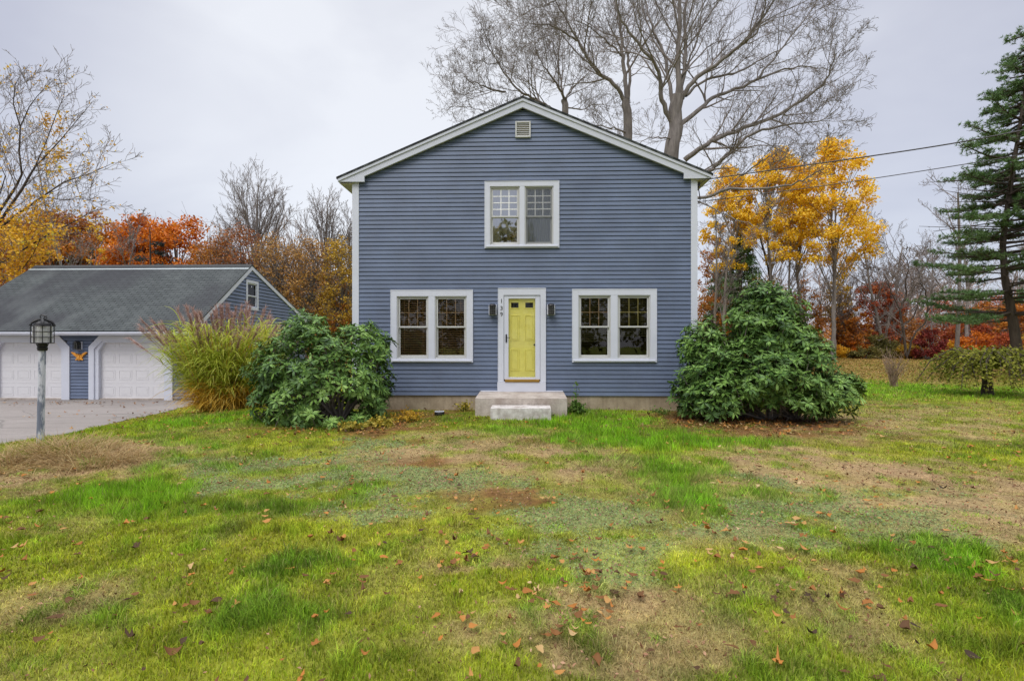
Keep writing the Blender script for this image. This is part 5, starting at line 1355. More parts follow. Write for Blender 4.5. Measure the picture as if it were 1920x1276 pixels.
# ------------------------------------------------------------------ the big white pine at the right
def white_pine():
    D = 23.0; rng = random.Random(77); rs = np.random.RandomState(77)
    bx = W(1908, 650, D)[0]; base = (float(bx), D, float(zg(bx, D)) - .05)
    root = tree_root('pine_tree', base, label='tall soft green pine with layered boughs at the right frame edge', cat='tree')
    tp = [(1911, 690), (1905, 640), (1896, 580), (1884, 520), (1880, 460), (1890, 380), (1902, 300), (1915, 220), (1925, 140), (1932, 70), (1935, 30)]
    T = [V3([float(c) for c in W(px, py, D)]) for px, py in tp]; T[0].z = base[2]
    trunk = (T, [.24, .20, .165, .13, .115, .10, .085, .07, .055, .04, .03]); polys = []
    fol = []
    def tr(py):
        for i in range(len(tp) - 1):
            if tp[i][1] >= py >= tp[i + 1][1]:
                t = (tp[i][1] - py) / (tp[i][1] - tp[i + 1][1]); return T[i].lerp(T[i + 1], t)
        return T[-1]
    # traced boughs: start row, end px,py, depth offset, thickness of foliage
    B = [(585, 1725, 598, -2.5, 1), (600, 1745, 640 - 40, 2, .8), (545, 1765, 548, -2, 1.1), (560, 1740, 556, 1, 1), (500, 1768, 505, -1.5, 1.1), (520, 1772, 528, 2, 1), (470, 1800, 480, 1, .8), (440, 1758, 443, -1, 1.2), (430, 1810, 452, 2, .9),
         (400, 1790, 405, -2, .9), (375, 1800, 395, 2, .9), (345, 1778, 322, -1, 1), (330, 1800, 352, 1, .9), (300, 1775, 268, -1, 1), (285, 1830, 298, 2, .9), (262, 1798, 234, -1, .9), (245, 1835, 260, 1, .8), (225, 1838, 184, -1, .9),
         (200, 1860, 205, 1, .7), (170, 1868, 152, 0, .7), (150, 1890, 165, 1, .6), (130, 1895, 118, 0, .6), (100, 1910, 95, 0, .5), (80, 1915, 70, 0, .4)]
    for r_, ex, ey, dd, th in B:
        a = tr(r_); e = V3([float(c) for c in W(ex + 22, ey, D + dd)]); mid = a.lerp(e, .5) + V3((0, 0, -.05 * (e - a).length)); polys.append(([a, a.lerp(mid, .5), mid, mid.lerp(e, .6), e], [.055, .045, .032, .022, .010])); fol.append((a, mid, e, th))
    for i in range(190):   # the far side and the side beyond the frame
        v = rng.random(); py = 600 - 560 * v; a = tr(py); L = (4.6 * (1 - v) ** .8 + .7) * rng.uniform(.7, 1.1); an = rng.uniform(-1.9, 1.9)
        if rng.random() < .25: an = rng.uniform(0, 2 * PI); L *= .6
        d = V3((math.cos(an), math.sin(an), rng.uniform(.0, .22))); e = a + d * L; mid = a.lerp(e, .5) + V3((0, 0, -.04 * L)); polys.append(([a, a.lerp(mid, .5), mid, mid.lerp(e, .5), e], [.05, .04, .03, .02, .01])); fol.append((a, mid, e, .9))
    for i in range(34):   # dead bare side branches
        py = rng.uniform(320, 590); a = tr(py); L = rng.uniform(1.0, 3.6); an = rng.uniform(2.2, 4.2); d = V3((math.cos(an), math.sin(an), rng.uniform(-.05, .2))); e = a + d * L
        polys.append(([a, a.lerp(e, .5), e], [.03, .02, .008]))
        for _ in range(5): q = a.lerp(e, rng.uniform(.3, 1)); polys.append(([q, q + V3((rng.gauss(0, .4), rng.gauss(0, .3), rng.gauss(.05, .25)))], [.011, .006]))
    Pt = []; Dt = []
    for a, m, e, th in fol:
        L = (e - a).length; nb = int(8 * L * (1 if th > .7 else .8)); d = (e - a).normalized(); side = d.cross(V3((0, 0, 1))).normalized()
        for k in range(nb):
            t = rng.uniform(.22, 1.0); q = (a.lerp(m, t * 2) if t < .5 else m.lerp(e, t * 2 - 1)); sgn = rng.choice((-1, 1)); l2 = rng.uniform(.25, .85) * th * (1.15 - .5 * t)
            q2 = q + (side * sgn * rng.uniform(.5, 1) + d * rng.uniform(.3, .9)).normalized() * l2 + V3((0, 0, rng.uniform(-.08, .16))); polys.append(([q, q2], [.012, .006]))
            for j in range(5):
                s = (j + rng.random()) / 5; c = q.lerp(q2, s) + V3((rng.gauss(0, .05), rng.gauss(0, .05), rng.gauss(.03, .05))); Pt.append(tuple(c)); v = (q2 - q).normalized() * .6 + V3((0, 0, .35)); Dt.append(tuple(v))
    Pt = np.array(Pt); Dt = np.array(Dt); K = 11; n = len(Pt)
    A = nrm(rnd_unit(n * K, rs) + np.repeat(Dt, K, 0) * .9); P0 = np.repeat(Pt, K, 0); Ln = rs.uniform(.10, .17, n * K)[:, None]; Bx = nrm(np.cross(A, rnd_unit(n * K, rs))) * .013
    V = np.stack([P0 - Bx, P0 + Bx, P0 + A * Ln], 1).reshape(-1, 3) - np.array(base); f = np.arange(n * K * 3).reshape(-1, 3)
    tubes_mesh('trunk', put(base, [trunk] + polys), M['bark_dark'], root); mesh_arr('crown', V, f, M['needle'], root)
white_pine()

# ------------------------------------------------------------------ weeping tree, twiggy shrub on the right lawn
def weeping():
    b = G(1851, 741); D = b[1]; rng = random.Random(21); rs = np.random.RandomState(21); s = F / D
    base = (b[0], b[1], float(zg(b[0], b[1])) - .03)
    root = tree_root('weeping_tree', base, label='small umbrella-shaped weeping tree with olive leaves on the right lawn', cat='tree')
    H = (740 - 655) / s; polys = [([V3((0, 0, 0)), V3((.01, 0, H * .3)), V3((-.03, 0, H * .62))], [.17, .125, .13])]
    P = []; N = []
    Rr = 1.62
    for i in range(60):
        a = rng.uniform(0, 2 * PI); R_ = Rr * rng.uniform(.55, 1.08); z1 = H * rng.uniform(.9, 1.08); ze = H * rng.uniform(.20, .62) - (.10 if R_ > 1.3 else 0)
        d = V3((math.cos(a), math.sin(a), 0)); pts = [V3((-.02, 0, H * .6)), V3((0, 0, H * .78)) + d * R_ * .2, V3((0, 0, z1)) + d * R_ * .5, V3((0, 0, (z1 + ze) / 2 + .12)) + d * R_ * .85, V3((0, 0, ze)) + d * R_]
        pts = [p + V3((rng.gauss(0, .05), rng.gauss(0, .05), rng.gauss(0, .03))) * (1 if j else 0) for j, p in enumerate(pts)]
        polys.append((pts, [.04, .03, .02, .013, .006]))
        for k in range(150):
            t = rng.uniform(.7, 4); j = min(3, int(t)); q = pts[j].lerp(pts[j + 1], t - j) + V3((rng.gauss(0, .11), rng.gauss(0, .11), rng.gauss(-.02, .06))); P.append(tuple(q)); N.append((d.x * .5 * (t / 4), d.y * .5 * (t / 4), 1))
    P = np.array(P); V, f = quad_leaves(P, .085, rs, normal=nrm(np.array(N)), flat=.55, asp=.7)
    tubes_mesh('trunk', polys, M['bark_dark'], root); mesh_arr('crown', V, f, M['lf_weep'], root)
M['lf_weep'] = leafmat('weeping_olive_leaf', [(.07, .08, .014), (.16, .175, .025), (.27, .27, .04), (.42, .32, .07)], .7, .3, .1)
weeping()
b = G(1675, 725); rng = random.Random(6); polys = []
for i in range(46):
    a = rng.uniform(0, 2 * PI); h = rng.uniform(.6, 1.45); sp = rng.uniform(.05, .55); p0 = V3((rng.gauss(0, .06), rng.gauss(0, .06), 0)); p2 = V3((math.cos(a) * sp, math.sin(a) * sp, h)); polys.append(([p0, p0.lerp(p2, .5) + V3((0, 0, .1)), p2], [.012, .009, .005]))
    for _ in range(3): q = p0.lerp(p2, rng.uniform(.4, .95)); polys.append(([q, q + V3((rng.gauss(0, .12), rng.gauss(0, .12), rng.uniform(.05, .25)))], [.006, .004]))
o = tubes_mesh('twiggy_shrub', polys, M['twig_warm']); o.location = (b[0], b[1], float(zg(b[0], b[1]))); tag(o, 'small leafless twiggy shrub alone on the far lawn', 'shrub')

# ------------------------------------------------------------------ rhododendrons
def rhodo(base_xy, ells, n_out, n_in, seed, label, stems, zmin=-.02, holes=()):
    rng = random.Random(seed); rs = np.random.RandomState(seed)
    base = (base_xy[0], base_xy[1], float(zg(*base_xy)) - .02)
    root = tree_root('rhododendron', base, label=label, cat='shrub', group='evergreen shrubs at the house corners')
    E = [(W(px, py, D), np.array(r)) for px, py, D, r in ells]
    P = []; N = []; vol = np.array([r.prod() ** .67 for _, r in E]); vol /= vol.sum()
    def inside(p, f): return any((((p - c) / r) ** 2).sum() < f * f for c, r in E)
    tries = 0
    while len(P) < n_out + n_in and tries < 60000:
        tries += 1; k = rs.choice(len(E), p=vol); c, r = E[k]; u = rnd_unit(1, rs)[0]; outer = len(P) < n_out
        lump = .68 + .52 * float(vnoise(u[0] * 3.4 + k * 7 + 20, u[2] * 3.4 + u[1] * 2.4 + 30))
        rad = rs.uniform(.90, 1.06) * lump if outer else rs.uniform(.4, .84) * lump
        p = c + u * r * rad
        if outer and any(j != k and (((p - c2) / r2) ** 2).sum() < .72 for j, (c2, r2) in enumerate(E)): continue
        if p[2] < zmin + float(zg(p[0], p[1])) + .06: continue
        if u[2] < -.55 and rs.rand() < .75: continue
        if p[1] > 11.98: continue
        if any((p[0] - hx) ** 2 / (hr * hr) + (p[2] - hz) ** 2 / (hr2 * hr2) < 1 and p[1] < 10.9 for hx, hz, hr, hr2 in holes): continue
        if outer and len(P) and np.min(((np.array(P) - p) ** 2).sum(1)) < .15 ** 2: continue
        nn = nrm(u / r)
        P.append(p); N.append(nrm(nn * .75 + np.array([0, 0, .65]) + rs.normal(size=3) * .22))
    P = np.array(P); N = np.array(N)
    lp_, la, ln, ll, lw = [], [], [], [], []; top = []
    for i in range(len(P)):
        m = rs.randint(8, 12); n = N[i]; t = nrm(np.cross(n, [0, 1, .01])); b = np.cross(n, t); ph = rs.rand() * 6.28
        for j in range(m):
            a = ph + 2 * PI * j / m + rs.normal() * .18; el = rs.uniform(-.25, .38) * (1 if j % 4 else 2.2)
            d = (t * math.cos(a) + b * math.sin(a)) * math.cos(el) + n * math.sin(el); d = nrm(d)
            up_ = n - d * n.dot(d); lp_.append(P[i] + d * .008); la.append(d); ln.append(nrm(up_)); ll.append(rs.uniform(.13, .195)); lw.append(rs.uniform(.042, .058))
    V, fs = strip_leaf(np.array(lp_), np.array(la), np.array(ln), np.array(ll), np.array(lw), droop=.16, fold=.045)
    mesh_arr('foliage', V - np.array(base), fs, M['rhodo'], root)
    polys = []
    bo = V3(base)
    for sx, sy in stems:
        b0 = V3((base[0] + sx, base[1] + sy, base[2]))
        for k in range(14):
            i = rs.randint(len(P)); e = V3(P[i]) - V3(N[i]) * .03; m1 = b0.lerp(e, .4) + V3((rs.normal() * .1, rs.normal() * .1, .08)); m2 = b0.lerp(e, .72) + V3((rs.normal() * .08, rs.normal() * .08, .02))
            polys.append(([b0, m1, m2, e], [.032, .022, .014, .007]))
    for i in range(0, len(P), 3):
        e = V3(P[i]); q = e - V3(N[i]) * .28 + V3((rs.normal() * .06, rs.normal() * .06, -.05)); polys.append(([q, e], [.008, .006]))
    tubes_mesh('stem', put(base, polys), M['bark'], root)
    # pale new leaves in the middle of the outer whorls
    q = [[], [], [], [], []]
    for i in range(min(n_out, len(P))):
        if rs.rand() > .75: continue
        n = N[i]; t = nrm(np.cross(n, [0, 1, .01])); b = np.cross(n, t); ph = rs.rand() * 6.28; m = rs.randint(3, 6)
        for j in range(m):
            a = ph + 2 * PI * j / m; el = rs.uniform(.5, 1.1); d = nrm((t * math.cos(a) + b * math.sin(a)) * math.cos(el) + n * math.sin(el)); q[0].append(P[i] + n * .008); q[1].append(d); q[2].append(nrm(n - d * n.dot(d))); q[3].append(rs.uniform(.05, .10)); q[4].append(rs.uniform(.018, .028))
    V, fs = strip_leaf(*[np.array(v) for v in q], droop=.1, fold=.06); mesh_arr('new_leaves', V - np.array(base), fs, M['rhodo_new'], root)
    return root
rhodo((-3.72, 10.45), [(605, 712, 10.45, (1.22, 1.05, 1.05)), (576, 632, 10.6, (.50, .5, .52)), (680, 655, 10.7, (.52, .6, .55)), (535, 715, 10.5, (.62, .7, .8)), (690, 730, 10.6, (.45, .6, .7)), (610, 780, 10.0, (.9, .6, .35)), (550, 765, 10.1, (.5, .5, .45))],
      760, 900, 301, 'rounded glossy rhododendron bush at the left house corner beside the ornamental grass', [(0, 0), (.25, -.1), (-.3, .1)], holes=[(-3.25, .38, .42, .26), (-3.95, 1.35, .22, .16)])
rhodo((5.0, 10.75), [(1432, 625, 10.9, (.86, .75, .90)), (1435, 575, 10.9, (.66, .55, .52)), (1318, 652, 11.0, (.44, .5, .62)), (1405, 710, 10.7, (1.35, 1.05, .72)), (1545, 735, 10.5, (.56, .55, .50)), (1310, 740, 10.6, (.48, .5, .52)), (1492, 668, 10.7, (.54, .7, .60)), (1485, 755, 10.2, (.66, .45, .38)), (1590, 722, 10.5, (.26, .3, .24)), (1345, 745, 10.2, (.6, .5, .5))],
      860, 900, 302, 'tall cone-shaped rhododendron bush at the right house corner', [(-.2, 0), (.35, -.1), (.9, -.15), (-.7, .1)], zmin=.10, holes=[(5.15, .05, .72, .34), (4.55, .12, .3, .2)])

# ------------------------------------------------------------------ ornamental grass
def blades_mesh(name, B, A, L, Wd, bend, mat, parent, rs, seg=5, org=(0, 0, 0)):
    """arching ribbons: base B, start direction A, length L, bend = droop"""
    n = len(B); h = nrm(np.stack([A[:, 0], A[:, 1], np.zeros(n)], 1) + 1e-6); s = np.cross(h, [0, 0, 1.0]); s = nrm(s + rs.normal(size=(n, 3)) * .4)
    P = B.copy(); d = A.copy(); rows = [];
    for k in range(seg + 1):
        t = k / seg; w = Wd * (1 - t ** 2 * .9) * .5
        rows.append(np.stack([P - s * w[:, None], P + s * w[:, None]], 1))
        d = nrm(d + h * (bend * .35 / seg * (1 + 3 * t))[:, None] + np.array([0, 0, -1.0]) * (bend / seg * (0.3 + 2.6 * t * t))[:, None]); P = P + d * (L / seg)[:, None]
    V = np.stack(rows, 1).reshape(-1, 3) - np.array(org); b = np.arange(n)[:, None] * (2 * (seg + 1))
    f = np.concatenate([b + np.array([[2 * k, 2 * k + 1, 2 * k + 3, 2 * k + 2]]) for k in range(seg)])
    return mesh_arr(name, V, f, mat, parent)
def orn_grass():
    b = G(425, 768); rs = np.random.RandomState(31); D = b[1]; base = (b[0], b[1], float(zg(b[0], b[1])) - .02); s = D / 15.0
    root = tree_root('ornamental_grass', base, label='huge clump of yellow-green ornamental grass with pinkish plumes beside the garage', cat='grass clump')
    def mk(nm, n, L0, L1, lean, bend0, bend1, w, mat, rb=.62):
        a = rs.uniform(0, 2 * PI, n); r = rb * s * np.sqrt(rs.rand(n)); B = np.stack([base[0] + r * np.cos(a) * 1.25, base[1] + r * np.sin(a), np.full(n, base[2])], 1)
        a2 = a + rs.normal(0, .5, n); ln = lean * rs.uniform(.3, 1.1, n) * (.35 + r / (rb * s)); A = nrm(np.stack([np.cos(a2) * ln - .05, np.sin(a2) * ln, np.ones(n)], 1))
        return blades_mesh(nm, B, A, rs.uniform(L0, L1, n) * s, np.full(n, w * s), rs.uniform(bend0, bend1, n), mat, root, rs, seg=7, org=base)
    # leafy culms: leaves leave the stalk at every height and arch over
    nc = 420; a = rs.uniform(0, 2 * PI, nc); r = .60 * s * np.sqrt(rs.rand(nc)); cb = np.stack([base[0] + r * np.cos(a) * 1.2, base[1] + r * np.sin(a), np.full(nc, base[2])], 1)
    ln = rs.uniform(.0, .42, nc) * (.3 + r / (.6 * s)); cd = nrm(np.stack([np.cos(a) * ln, np.sin(a) * ln, np.ones(nc)], 1)); cl_ = rs.uniform(1.5, 2.55, nc) * s
    def leaves(nm, per, h0, h1, L0, L1, b0, b1, w, mat, out):
        n = nc * per; i = np.repeat(np.arange(nc), per); t = rs.uniform(h0, h1, n); B = cb[i] + cd[i] * (cl_[i] * t)[:, None] + np.stack([np.cos(a[i]), np.sin(a[i]), 0 * t], 1) * (t ** 2 * .28 * s)[:, None]
        az = a[i] + rs.normal(0, .95, n); o_ = rs.uniform(.15, out, n); A = nrm(np.stack([np.cos(az) * o_ - .06, np.sin(az) * o_, np.ones(n)], 1))
        return blades_mesh(nm, B, A, rs.uniform(L0, L1, n) * s, np.full(n, w * s), rs.uniform(b0, b1, n), mat, root, rs, seg=6, org=base)
    leaves('blades', 12, .28, 1.0, .45, 1.05, 1.2, 3.6, .027, M['pampas'], .9)
    leaves('dry_blades', 4, .0, .36, .5, 1.15, 1.5, 3.9, .024, M['pampas_dry'], 1.2)
    tubes_mesh('stalks', put(base, [([V3(cb[i]), V3(cb[i] + cd[i] * cl_[i] * .5), V3(cb[i] + cd[i] * cl_[i])], [.008, .006, .004]) for i in range(nc)]), M['pampas_dry'], root)
    # plumes: thin culms, each ending in a feathery head
    polys = []; FP = []; FA = []
    for i in range(135):
        a = rs.uniform(0, 2 * PI); ln = rs.uniform(.05, .62); d0 = nrm(np.array([math.cos(a) * ln - .16 + (.0 if i % 3 else .35), math.sin(a) * ln * .6, 1.0])); L = rs.uniform(2.2, 3.15) * s
        p = np.array(base) + np.array([math.cos(a) * .35, math.sin(a) * .35, 0]); pts = [p.copy()]; d = d0.copy()
        for k in range(6): d = nrm(d + np.array([d0[0] * .07, d0[1] * .07, -.02])); p = p + d * L / 6; pts.append(p.copy())
        polys.append(([V3(q) for q in pts], [.007] * 7))
        m = 95; t = rs.rand(m); q0 = pts[-2] + (pts[-1] - pts[-2]) * (1 - .9 * t)[:, None] * 1.0; ad = nrm(d * 1.6 + rnd_unit(m, rs) * .75); FP.append(q0); FA.append(ad)
    tubes_mesh('culm', put(base, polys), M['plume'], root); FP = np.concatenate(FP); FA = np.concatenate(FA); n = len(FP)
    blades_mesh('plume', FP, FA, rs.uniform(.10, .22, n) * s, np.full(n, .011 * s), rs.uniform(.1, .6, n), M['plume'], root, rs, seg=2, org=base)
orn_grass()

# ------------------------------------------------------------------ small plants by the foundation, ground spotlight
def weed(name, px, py, r, h, n, size, mat, seed, label, tall=0, asp=.7):
    b = G(px, py); rs = np.random.RandomState(seed); base = (b[0], b[1], float(zg(b[0], b[1])) - .01); root = tree_root(name, base, label=label, cat='weed'); polys = []; P = []
    for i in range(int(n / 14) + 3):
        a = rs.uniform(0, 6.28); rr = r * math.sqrt(rs.rand()); hh = h * rs.uniform(.35, 1) * (1 - .5 * rr / r); e = V3((rr * math.cos(a), rr * math.sin(a) * .8, hh)); q = V3((e.x * .3, e.y * .3, 0)); mid = q.lerp(e, .5) + V3((0, 0, .04)); polys.append(([q, mid, e], [.006, .005, .003]))
        for k in range(14): c = mid.lerp(e, rs.rand()); P.append((c.x + rs.normal() * .045, c.y + rs.normal() * .045, max(.01, c.z + rs.normal() * .04)))
    if tall:
        polys.append(([V3((0, 0, 0)), V3((.01, 0, tall * .5)), V3((.03, 0, tall))], [.006, .005, .003]))
        for k in range(26): z = tall * rs.uniform(.3, 1); P.append((rs.normal() * .04 + .02, rs.normal() * .04, z))
    tubes_mesh('stem', polys, M['weed'], root); V, f = quad_leaves(np.array(P), size, rs, normal=np.tile([0, -.3, 1.0], (len(P), 1)), flat=.45, asp=asp); mesh_arr('leaves', V, f, M[mat], root)
weed('weed', 1079, 776, .26, .36, 330, .075, 'weed', 51, 'leafy green weed with one tall stalk right of the landing', tall=.72)
weed('weed', 868, 772, .20, .30, 110, .06, 'weed_yel', 52, 'sparse yellowish weed against the foundation left of the landing') if False else None
M['weed_yel'] = leafmat('yellowing_weed_leaf', [(.14, .13, .02), (.30, .26, .03), (.45, .34, .04), (.42, .24, .04)])
weed('weed', 868, 770, .22, .30, 130, .055, 'weed_yel', 52, 'sparse yellowish weed against the foundation left of the landing')
weed('weed', 762, 790, .42, .28, 420, .05, 'lf_ochre', 53, 'low rusty-yellow weed patch at the foundation under the left window')
weed('weed', 715, 800, .36, .26, 260, .06, 'weed_yel', 54, 'yellow weed at the foot of the left rhododendron')
weed('weed', 660, 808, .26, .22, 120, .07, 'weed_yel', 55, 'small yellow seedling under the left rhododendron')
weed('weed', 1238, 775, .3, .10, 120, .045, 'weed', 56, 'flat low weed beside the right rhododendron mulch')
b = G(824, 778); gl = empty('ground_light', (b[0], b[1], float(zg(b[0], b[1]))), .1, label='small round grey ground spotlight in the grass before the foundation', cat='ground light')
MB().lathe([(0, .0), (.10, .0), (.115, .03), (.105, .075), (.09, .085)], (0, 0, 0), 20).build('housing', M['dark'], gl)
m_ = MB(); m_.lathe([(.105, .078), (.105, .09), (.088, .092), (.086, .08)], (0, 0, 0), 20); m_.build('rim', M['rake'], gl)
m_ = MB(); m_.lathe([(0, .084), (.086, .084)], (0, 0, 0), 20); m_.build('lens', M['glass_smoke'], gl)
# spiky plant behind the upper left pane
pl = empty('potted_plant', HW(HX(953), .30, HZ(459)), 0, label='spiky house plant with a brown bird ornament behind the upstairs left pane', cat='house plant')
rs = np.random.RandomState(8); n = 26; A = nrm(np.stack([rs.normal(0, .8, n), rs.normal(0, .15, n), rs.uniform(.1, 1.2, n)], 1))
M['plant_grey'] = leafmat('grey_plant_leaf', [(.06, .08, .07), (.14, .17, .16), (.25, .28, .28)])
blades_mesh('leaves', np.tile([0, 0, .12], (n, 1)).astype(float), A, rs.uniform(.25, .55, n), np.full(n, .028), rs.uniform(.1, .5, n), M['plant_grey'], pl, rs, seg=4)
M['brown_orn'] = plain('brown_ornament', (.10, .035, .012), .6, var=.4, nscale=30)
m_ = MB(); m_.tube([(-.16, -.12, .16), (-.08, -.12, .19), (.02, -.12, .20), (.10, -.12, .26), (.14, -.12, .22)], [.02, .055, .07, .05, .015], 8); m_.tube([(-.08, -.12, .17), (-.10, -.12, .05)], [.03, .02], 6); m_.tube([(.04, -.12, .17), (.03, -.12, .05)], [.03, .02], 6)
m_.build('ornament', M['brown_orn'], pl, smooth=True)
m_ = MB(); m_.lathe([(0, 0), (.08, 0), (.1, .14), (.09, .14), (0, .13)], (0, 0, 0), 14); m_.build('pot', M['concrete'], pl)

# trees across the street behind the viewer (they show in the window glass)
for i, (x, y, h, w) in enumerate([(-14, -24, 11, 5), (-4, -27, 13, 6), (7, -25, 12, 5.5), (17, -28, 12, 6), (-25, -28, 12, 6), (28, -30, 13, 6)]):
    rs = np.random.RandomState(400 + i); root = tree_root('street_tree', (x, y, 0), label='leafy tree across the street, mirrored in the window glass', cat='tree', group='trees across the street')
    cen = np.stack([rs.uniform(-w, w, 40), rs.uniform(-w * .7, w * .7, 40), rs.uniform(1.5, h, 40)], 1); V, f = leaf_clumps(cen, np.full(40, 1.5), 3000, .55, rs)
    mesh_arr('crown', V, f, M['lf_olive'], root); tubes_mesh('trunk', [([V3((0, 0, 0)), V3((0, 0, h * .8))], [.25, .08])], M['bark_dark'], root)

# ------------------------------------------------------------------ lawn blades
rs = np.random.RandomState(99)
HB = (4.6, 8.2)
def on_ground(x, y):
    k = x > edge_x(y) + .02 + .05 * np.sin(y * 5)
    hx = (x - .252) * cR + (y - 12.1) * sR; hy = -(x - .252) * sR + (y - 12.1) * cR
    k &= ~((hx > -4.05) & (hx < 4.07) & (hy > -.01) & (hy < 9.2))
    k &= ~((hx > HX(899)) & (hx < HX(1057)) & (hy > -1.09) & (hy < 0)); k &= ~((hx > -.66) & (hx < .61) & (hy > -1.62) & (hy < -1.0))
    g1 = (x - GX) * cR + (y - GY) * sR; g2 = -(x - GX) * sR + (y - GY) * cR
    k &= ~((g1 > -9.8) & (g1 < .05) & (g2 > -.1) & (g2 < 9.3))
    return k
def scatter(y0, y1, dens, xr=None):
    a = y1 * 1.04 + 2.5; n = int(dens * (y1 - y0) * 2 * a); y = rs.uniform(y0, y1, n); x = rs.uniform(-a, a, n)
    k = (np.abs(x) < y * 1.03 + 2.4) & on_ground(x, y); return x[k], y[k]
GV, GF, GC, gb = [], [], [], 0
for y0, y1, dens, hh, wd, seg2 in ((1.9, 3.2, 11500, .056, .0046, True), (3.2, 4.6, 8000, .058, .0060, True), (4.6, 6.5, 5000, .060, .0080, False), (6.5, 9.5, 2600, .064, .011, False), (9.5, 14, 1200, .066, .016, False), (14, 22, 430, .07, .026, False), (22, 45, 90, .08, .06, False)):
    x, y = scatter(y0, y1, dens); col, hf, cl, ru, ta, go = zones(x, y)
    keep = rs.rand(len(x)) > np.clip(.62 * cl + .45 * ru + .25 * ta + .3 * go, 0, .88); x, y, col, hf, cl, ru, ta, go = [v[keep] for v in (x, y, col, hf, cl, ru, ta, go)]
    n = len(x); tall = 1 + 1.1 * (vnoise(x, y, 6) > .78) * rs.rand(n)
    h = hh * hf * rs.uniform(.5, 1.35, n) * tall; w = wd * rs.uniform(.7, 1.25, n)
    az = rs.uniform(0, 2 * PI, n) + 2.0 * vnoise(x, y, 2.3); lean = rs.uniform(.1, .9, n) + .9 * ta + .8 * ru + .6 * cl
    dx, dy = np.cos(az), np.sin(az); sa = rs.uniform(0, 2 * PI, n); sx, sy = np.cos(sa) * w * .5, np.sin(sa) * w * .5
    z = zg(x, y) - .004
    tf = sst(.60, .72, fbm(x + 3, y + 8, 5.0, 3)); h = h * (1 + .5 * tf); dead = rs.rand(n) < (.10 + .80 * np.clip(ta + ru * .7, 0, 1)) * (1 - .85 * tf); tf0 = sst(.60, .72, fbm(x + 3, y + 8, 5.0, 3))[:, None] * (.35 + .65 * (ta + cl)[:, None]); cc = (col * (1 - tf0) + np.array([.21, .345, .022]) * tf0) * rs.uniform(.45, 1.75, (n, 1)) * (.62 + .76 * vnoise(x, y, 8))[:, None] * (1 + rs.normal(size=(n, 3)) * .06)
    dcol = np.array([.40, .285, .145]) * rs.uniform(.5, 1.35, (n, 1)); cc = np.where(dead[:, None], cc * .45 + dcol * .55, cc)
    if seg2:
        V = np.stack([np.stack([x - sx, y - sy, z], 1), np.stack([x + sx, y + sy, z], 1), np.stack([x + dx * lean * h * .35 + sx * .75, y + dy * lean * h * .35 + sy * .75, z + h * .62], 1), np.stack([x + dx * lean * h * .35 - sx * .75, y + dy * lean * h * .35 - sy * .75, z + h * .62], 1), np.stack([x + dx * lean * h, y + dy * lean * h, z + h * (1 - .25 * np.clip(lean, 0, 1.2))], 1)], 1).reshape(-1, 3)
        i = np.arange(n)[:, None] * 5 + gb; GF.append(np.concatenate([i + [[0, 1, 2]], i + [[0, 2, 3]], i + [[3, 2, 4]]])); k = 5
    else:
        V = np.stack([np.stack([x - sx, y - sy, z], 1), np.stack([x + sx, y + sy, z], 1), np.stack([x + dx * lean * h * .8, y + dy * lean * h * .8, z + h * (1 - .2 * np.clip(lean, 0, 1.2))], 1)], 1).reshape(-1, 3)
        i = np.arange(n)[:, None] * 3 + gb; GF.append(i + [[0, 1, 2]]); k = 3
    GV.append(V); GC.append(np.repeat(cc, k, 0)); gb += len(V)
o = mesh_arr('lawn_grass', np.concatenate(GV), np.concatenate(GF), M['blade'], col=np.clip(np.concatenate(GC), .004, .95)); tag(o, 'patchy green and straw lawn grass', 'grass', kind='stuff')
# clover and ground cover in the grey-green patches
CV, CC = [], []
for y0, y1, dens, sz in ((2.0, 4.5, 5200, .013), (4.5, 7, 4200, .018), (7, 11, 2200, .026), (11, 14, 900, .035)):
    x, y = scatter(y0, y1, dens); col, hf, cl, ru, ta, go = zones(x, y); k = rs.rand(len(x)) < np.clip(cl * 1.1 - .10, 0, .6); x, y, cl = x[k], y[k], cl[k]; n = len(x)
    P = np.stack([x, y, zg(x, y) + rs.uniform(.004, .024, n)], 1); V, f = quad_leaves(P, sz, rs, normal=np.tile([0, 0, 1.0], (n, 1)), flat=.55, asp=.85); CV.append(V)
    c = np.array([.24, .315, .125]) * rs.uniform(.62, 1.3, (n, 1)); br = rs.rand(n) < .25; c[br] = np.array([.34, .20, .14]) * rs.uniform(.6, 1.2, (br.sum(), 1)); CC.append(np.repeat(c, 4, 0))
CV = np.concatenate(CV); o = mesh_arr('clover', CV, np.arange(len(CV)).reshape(-1, 4), M['blade'], col=np.concatenate(CC)); tag(o, 'grey-green clover and creeping ground cover in the thin lawn', 'ground cover', kind='stuff')

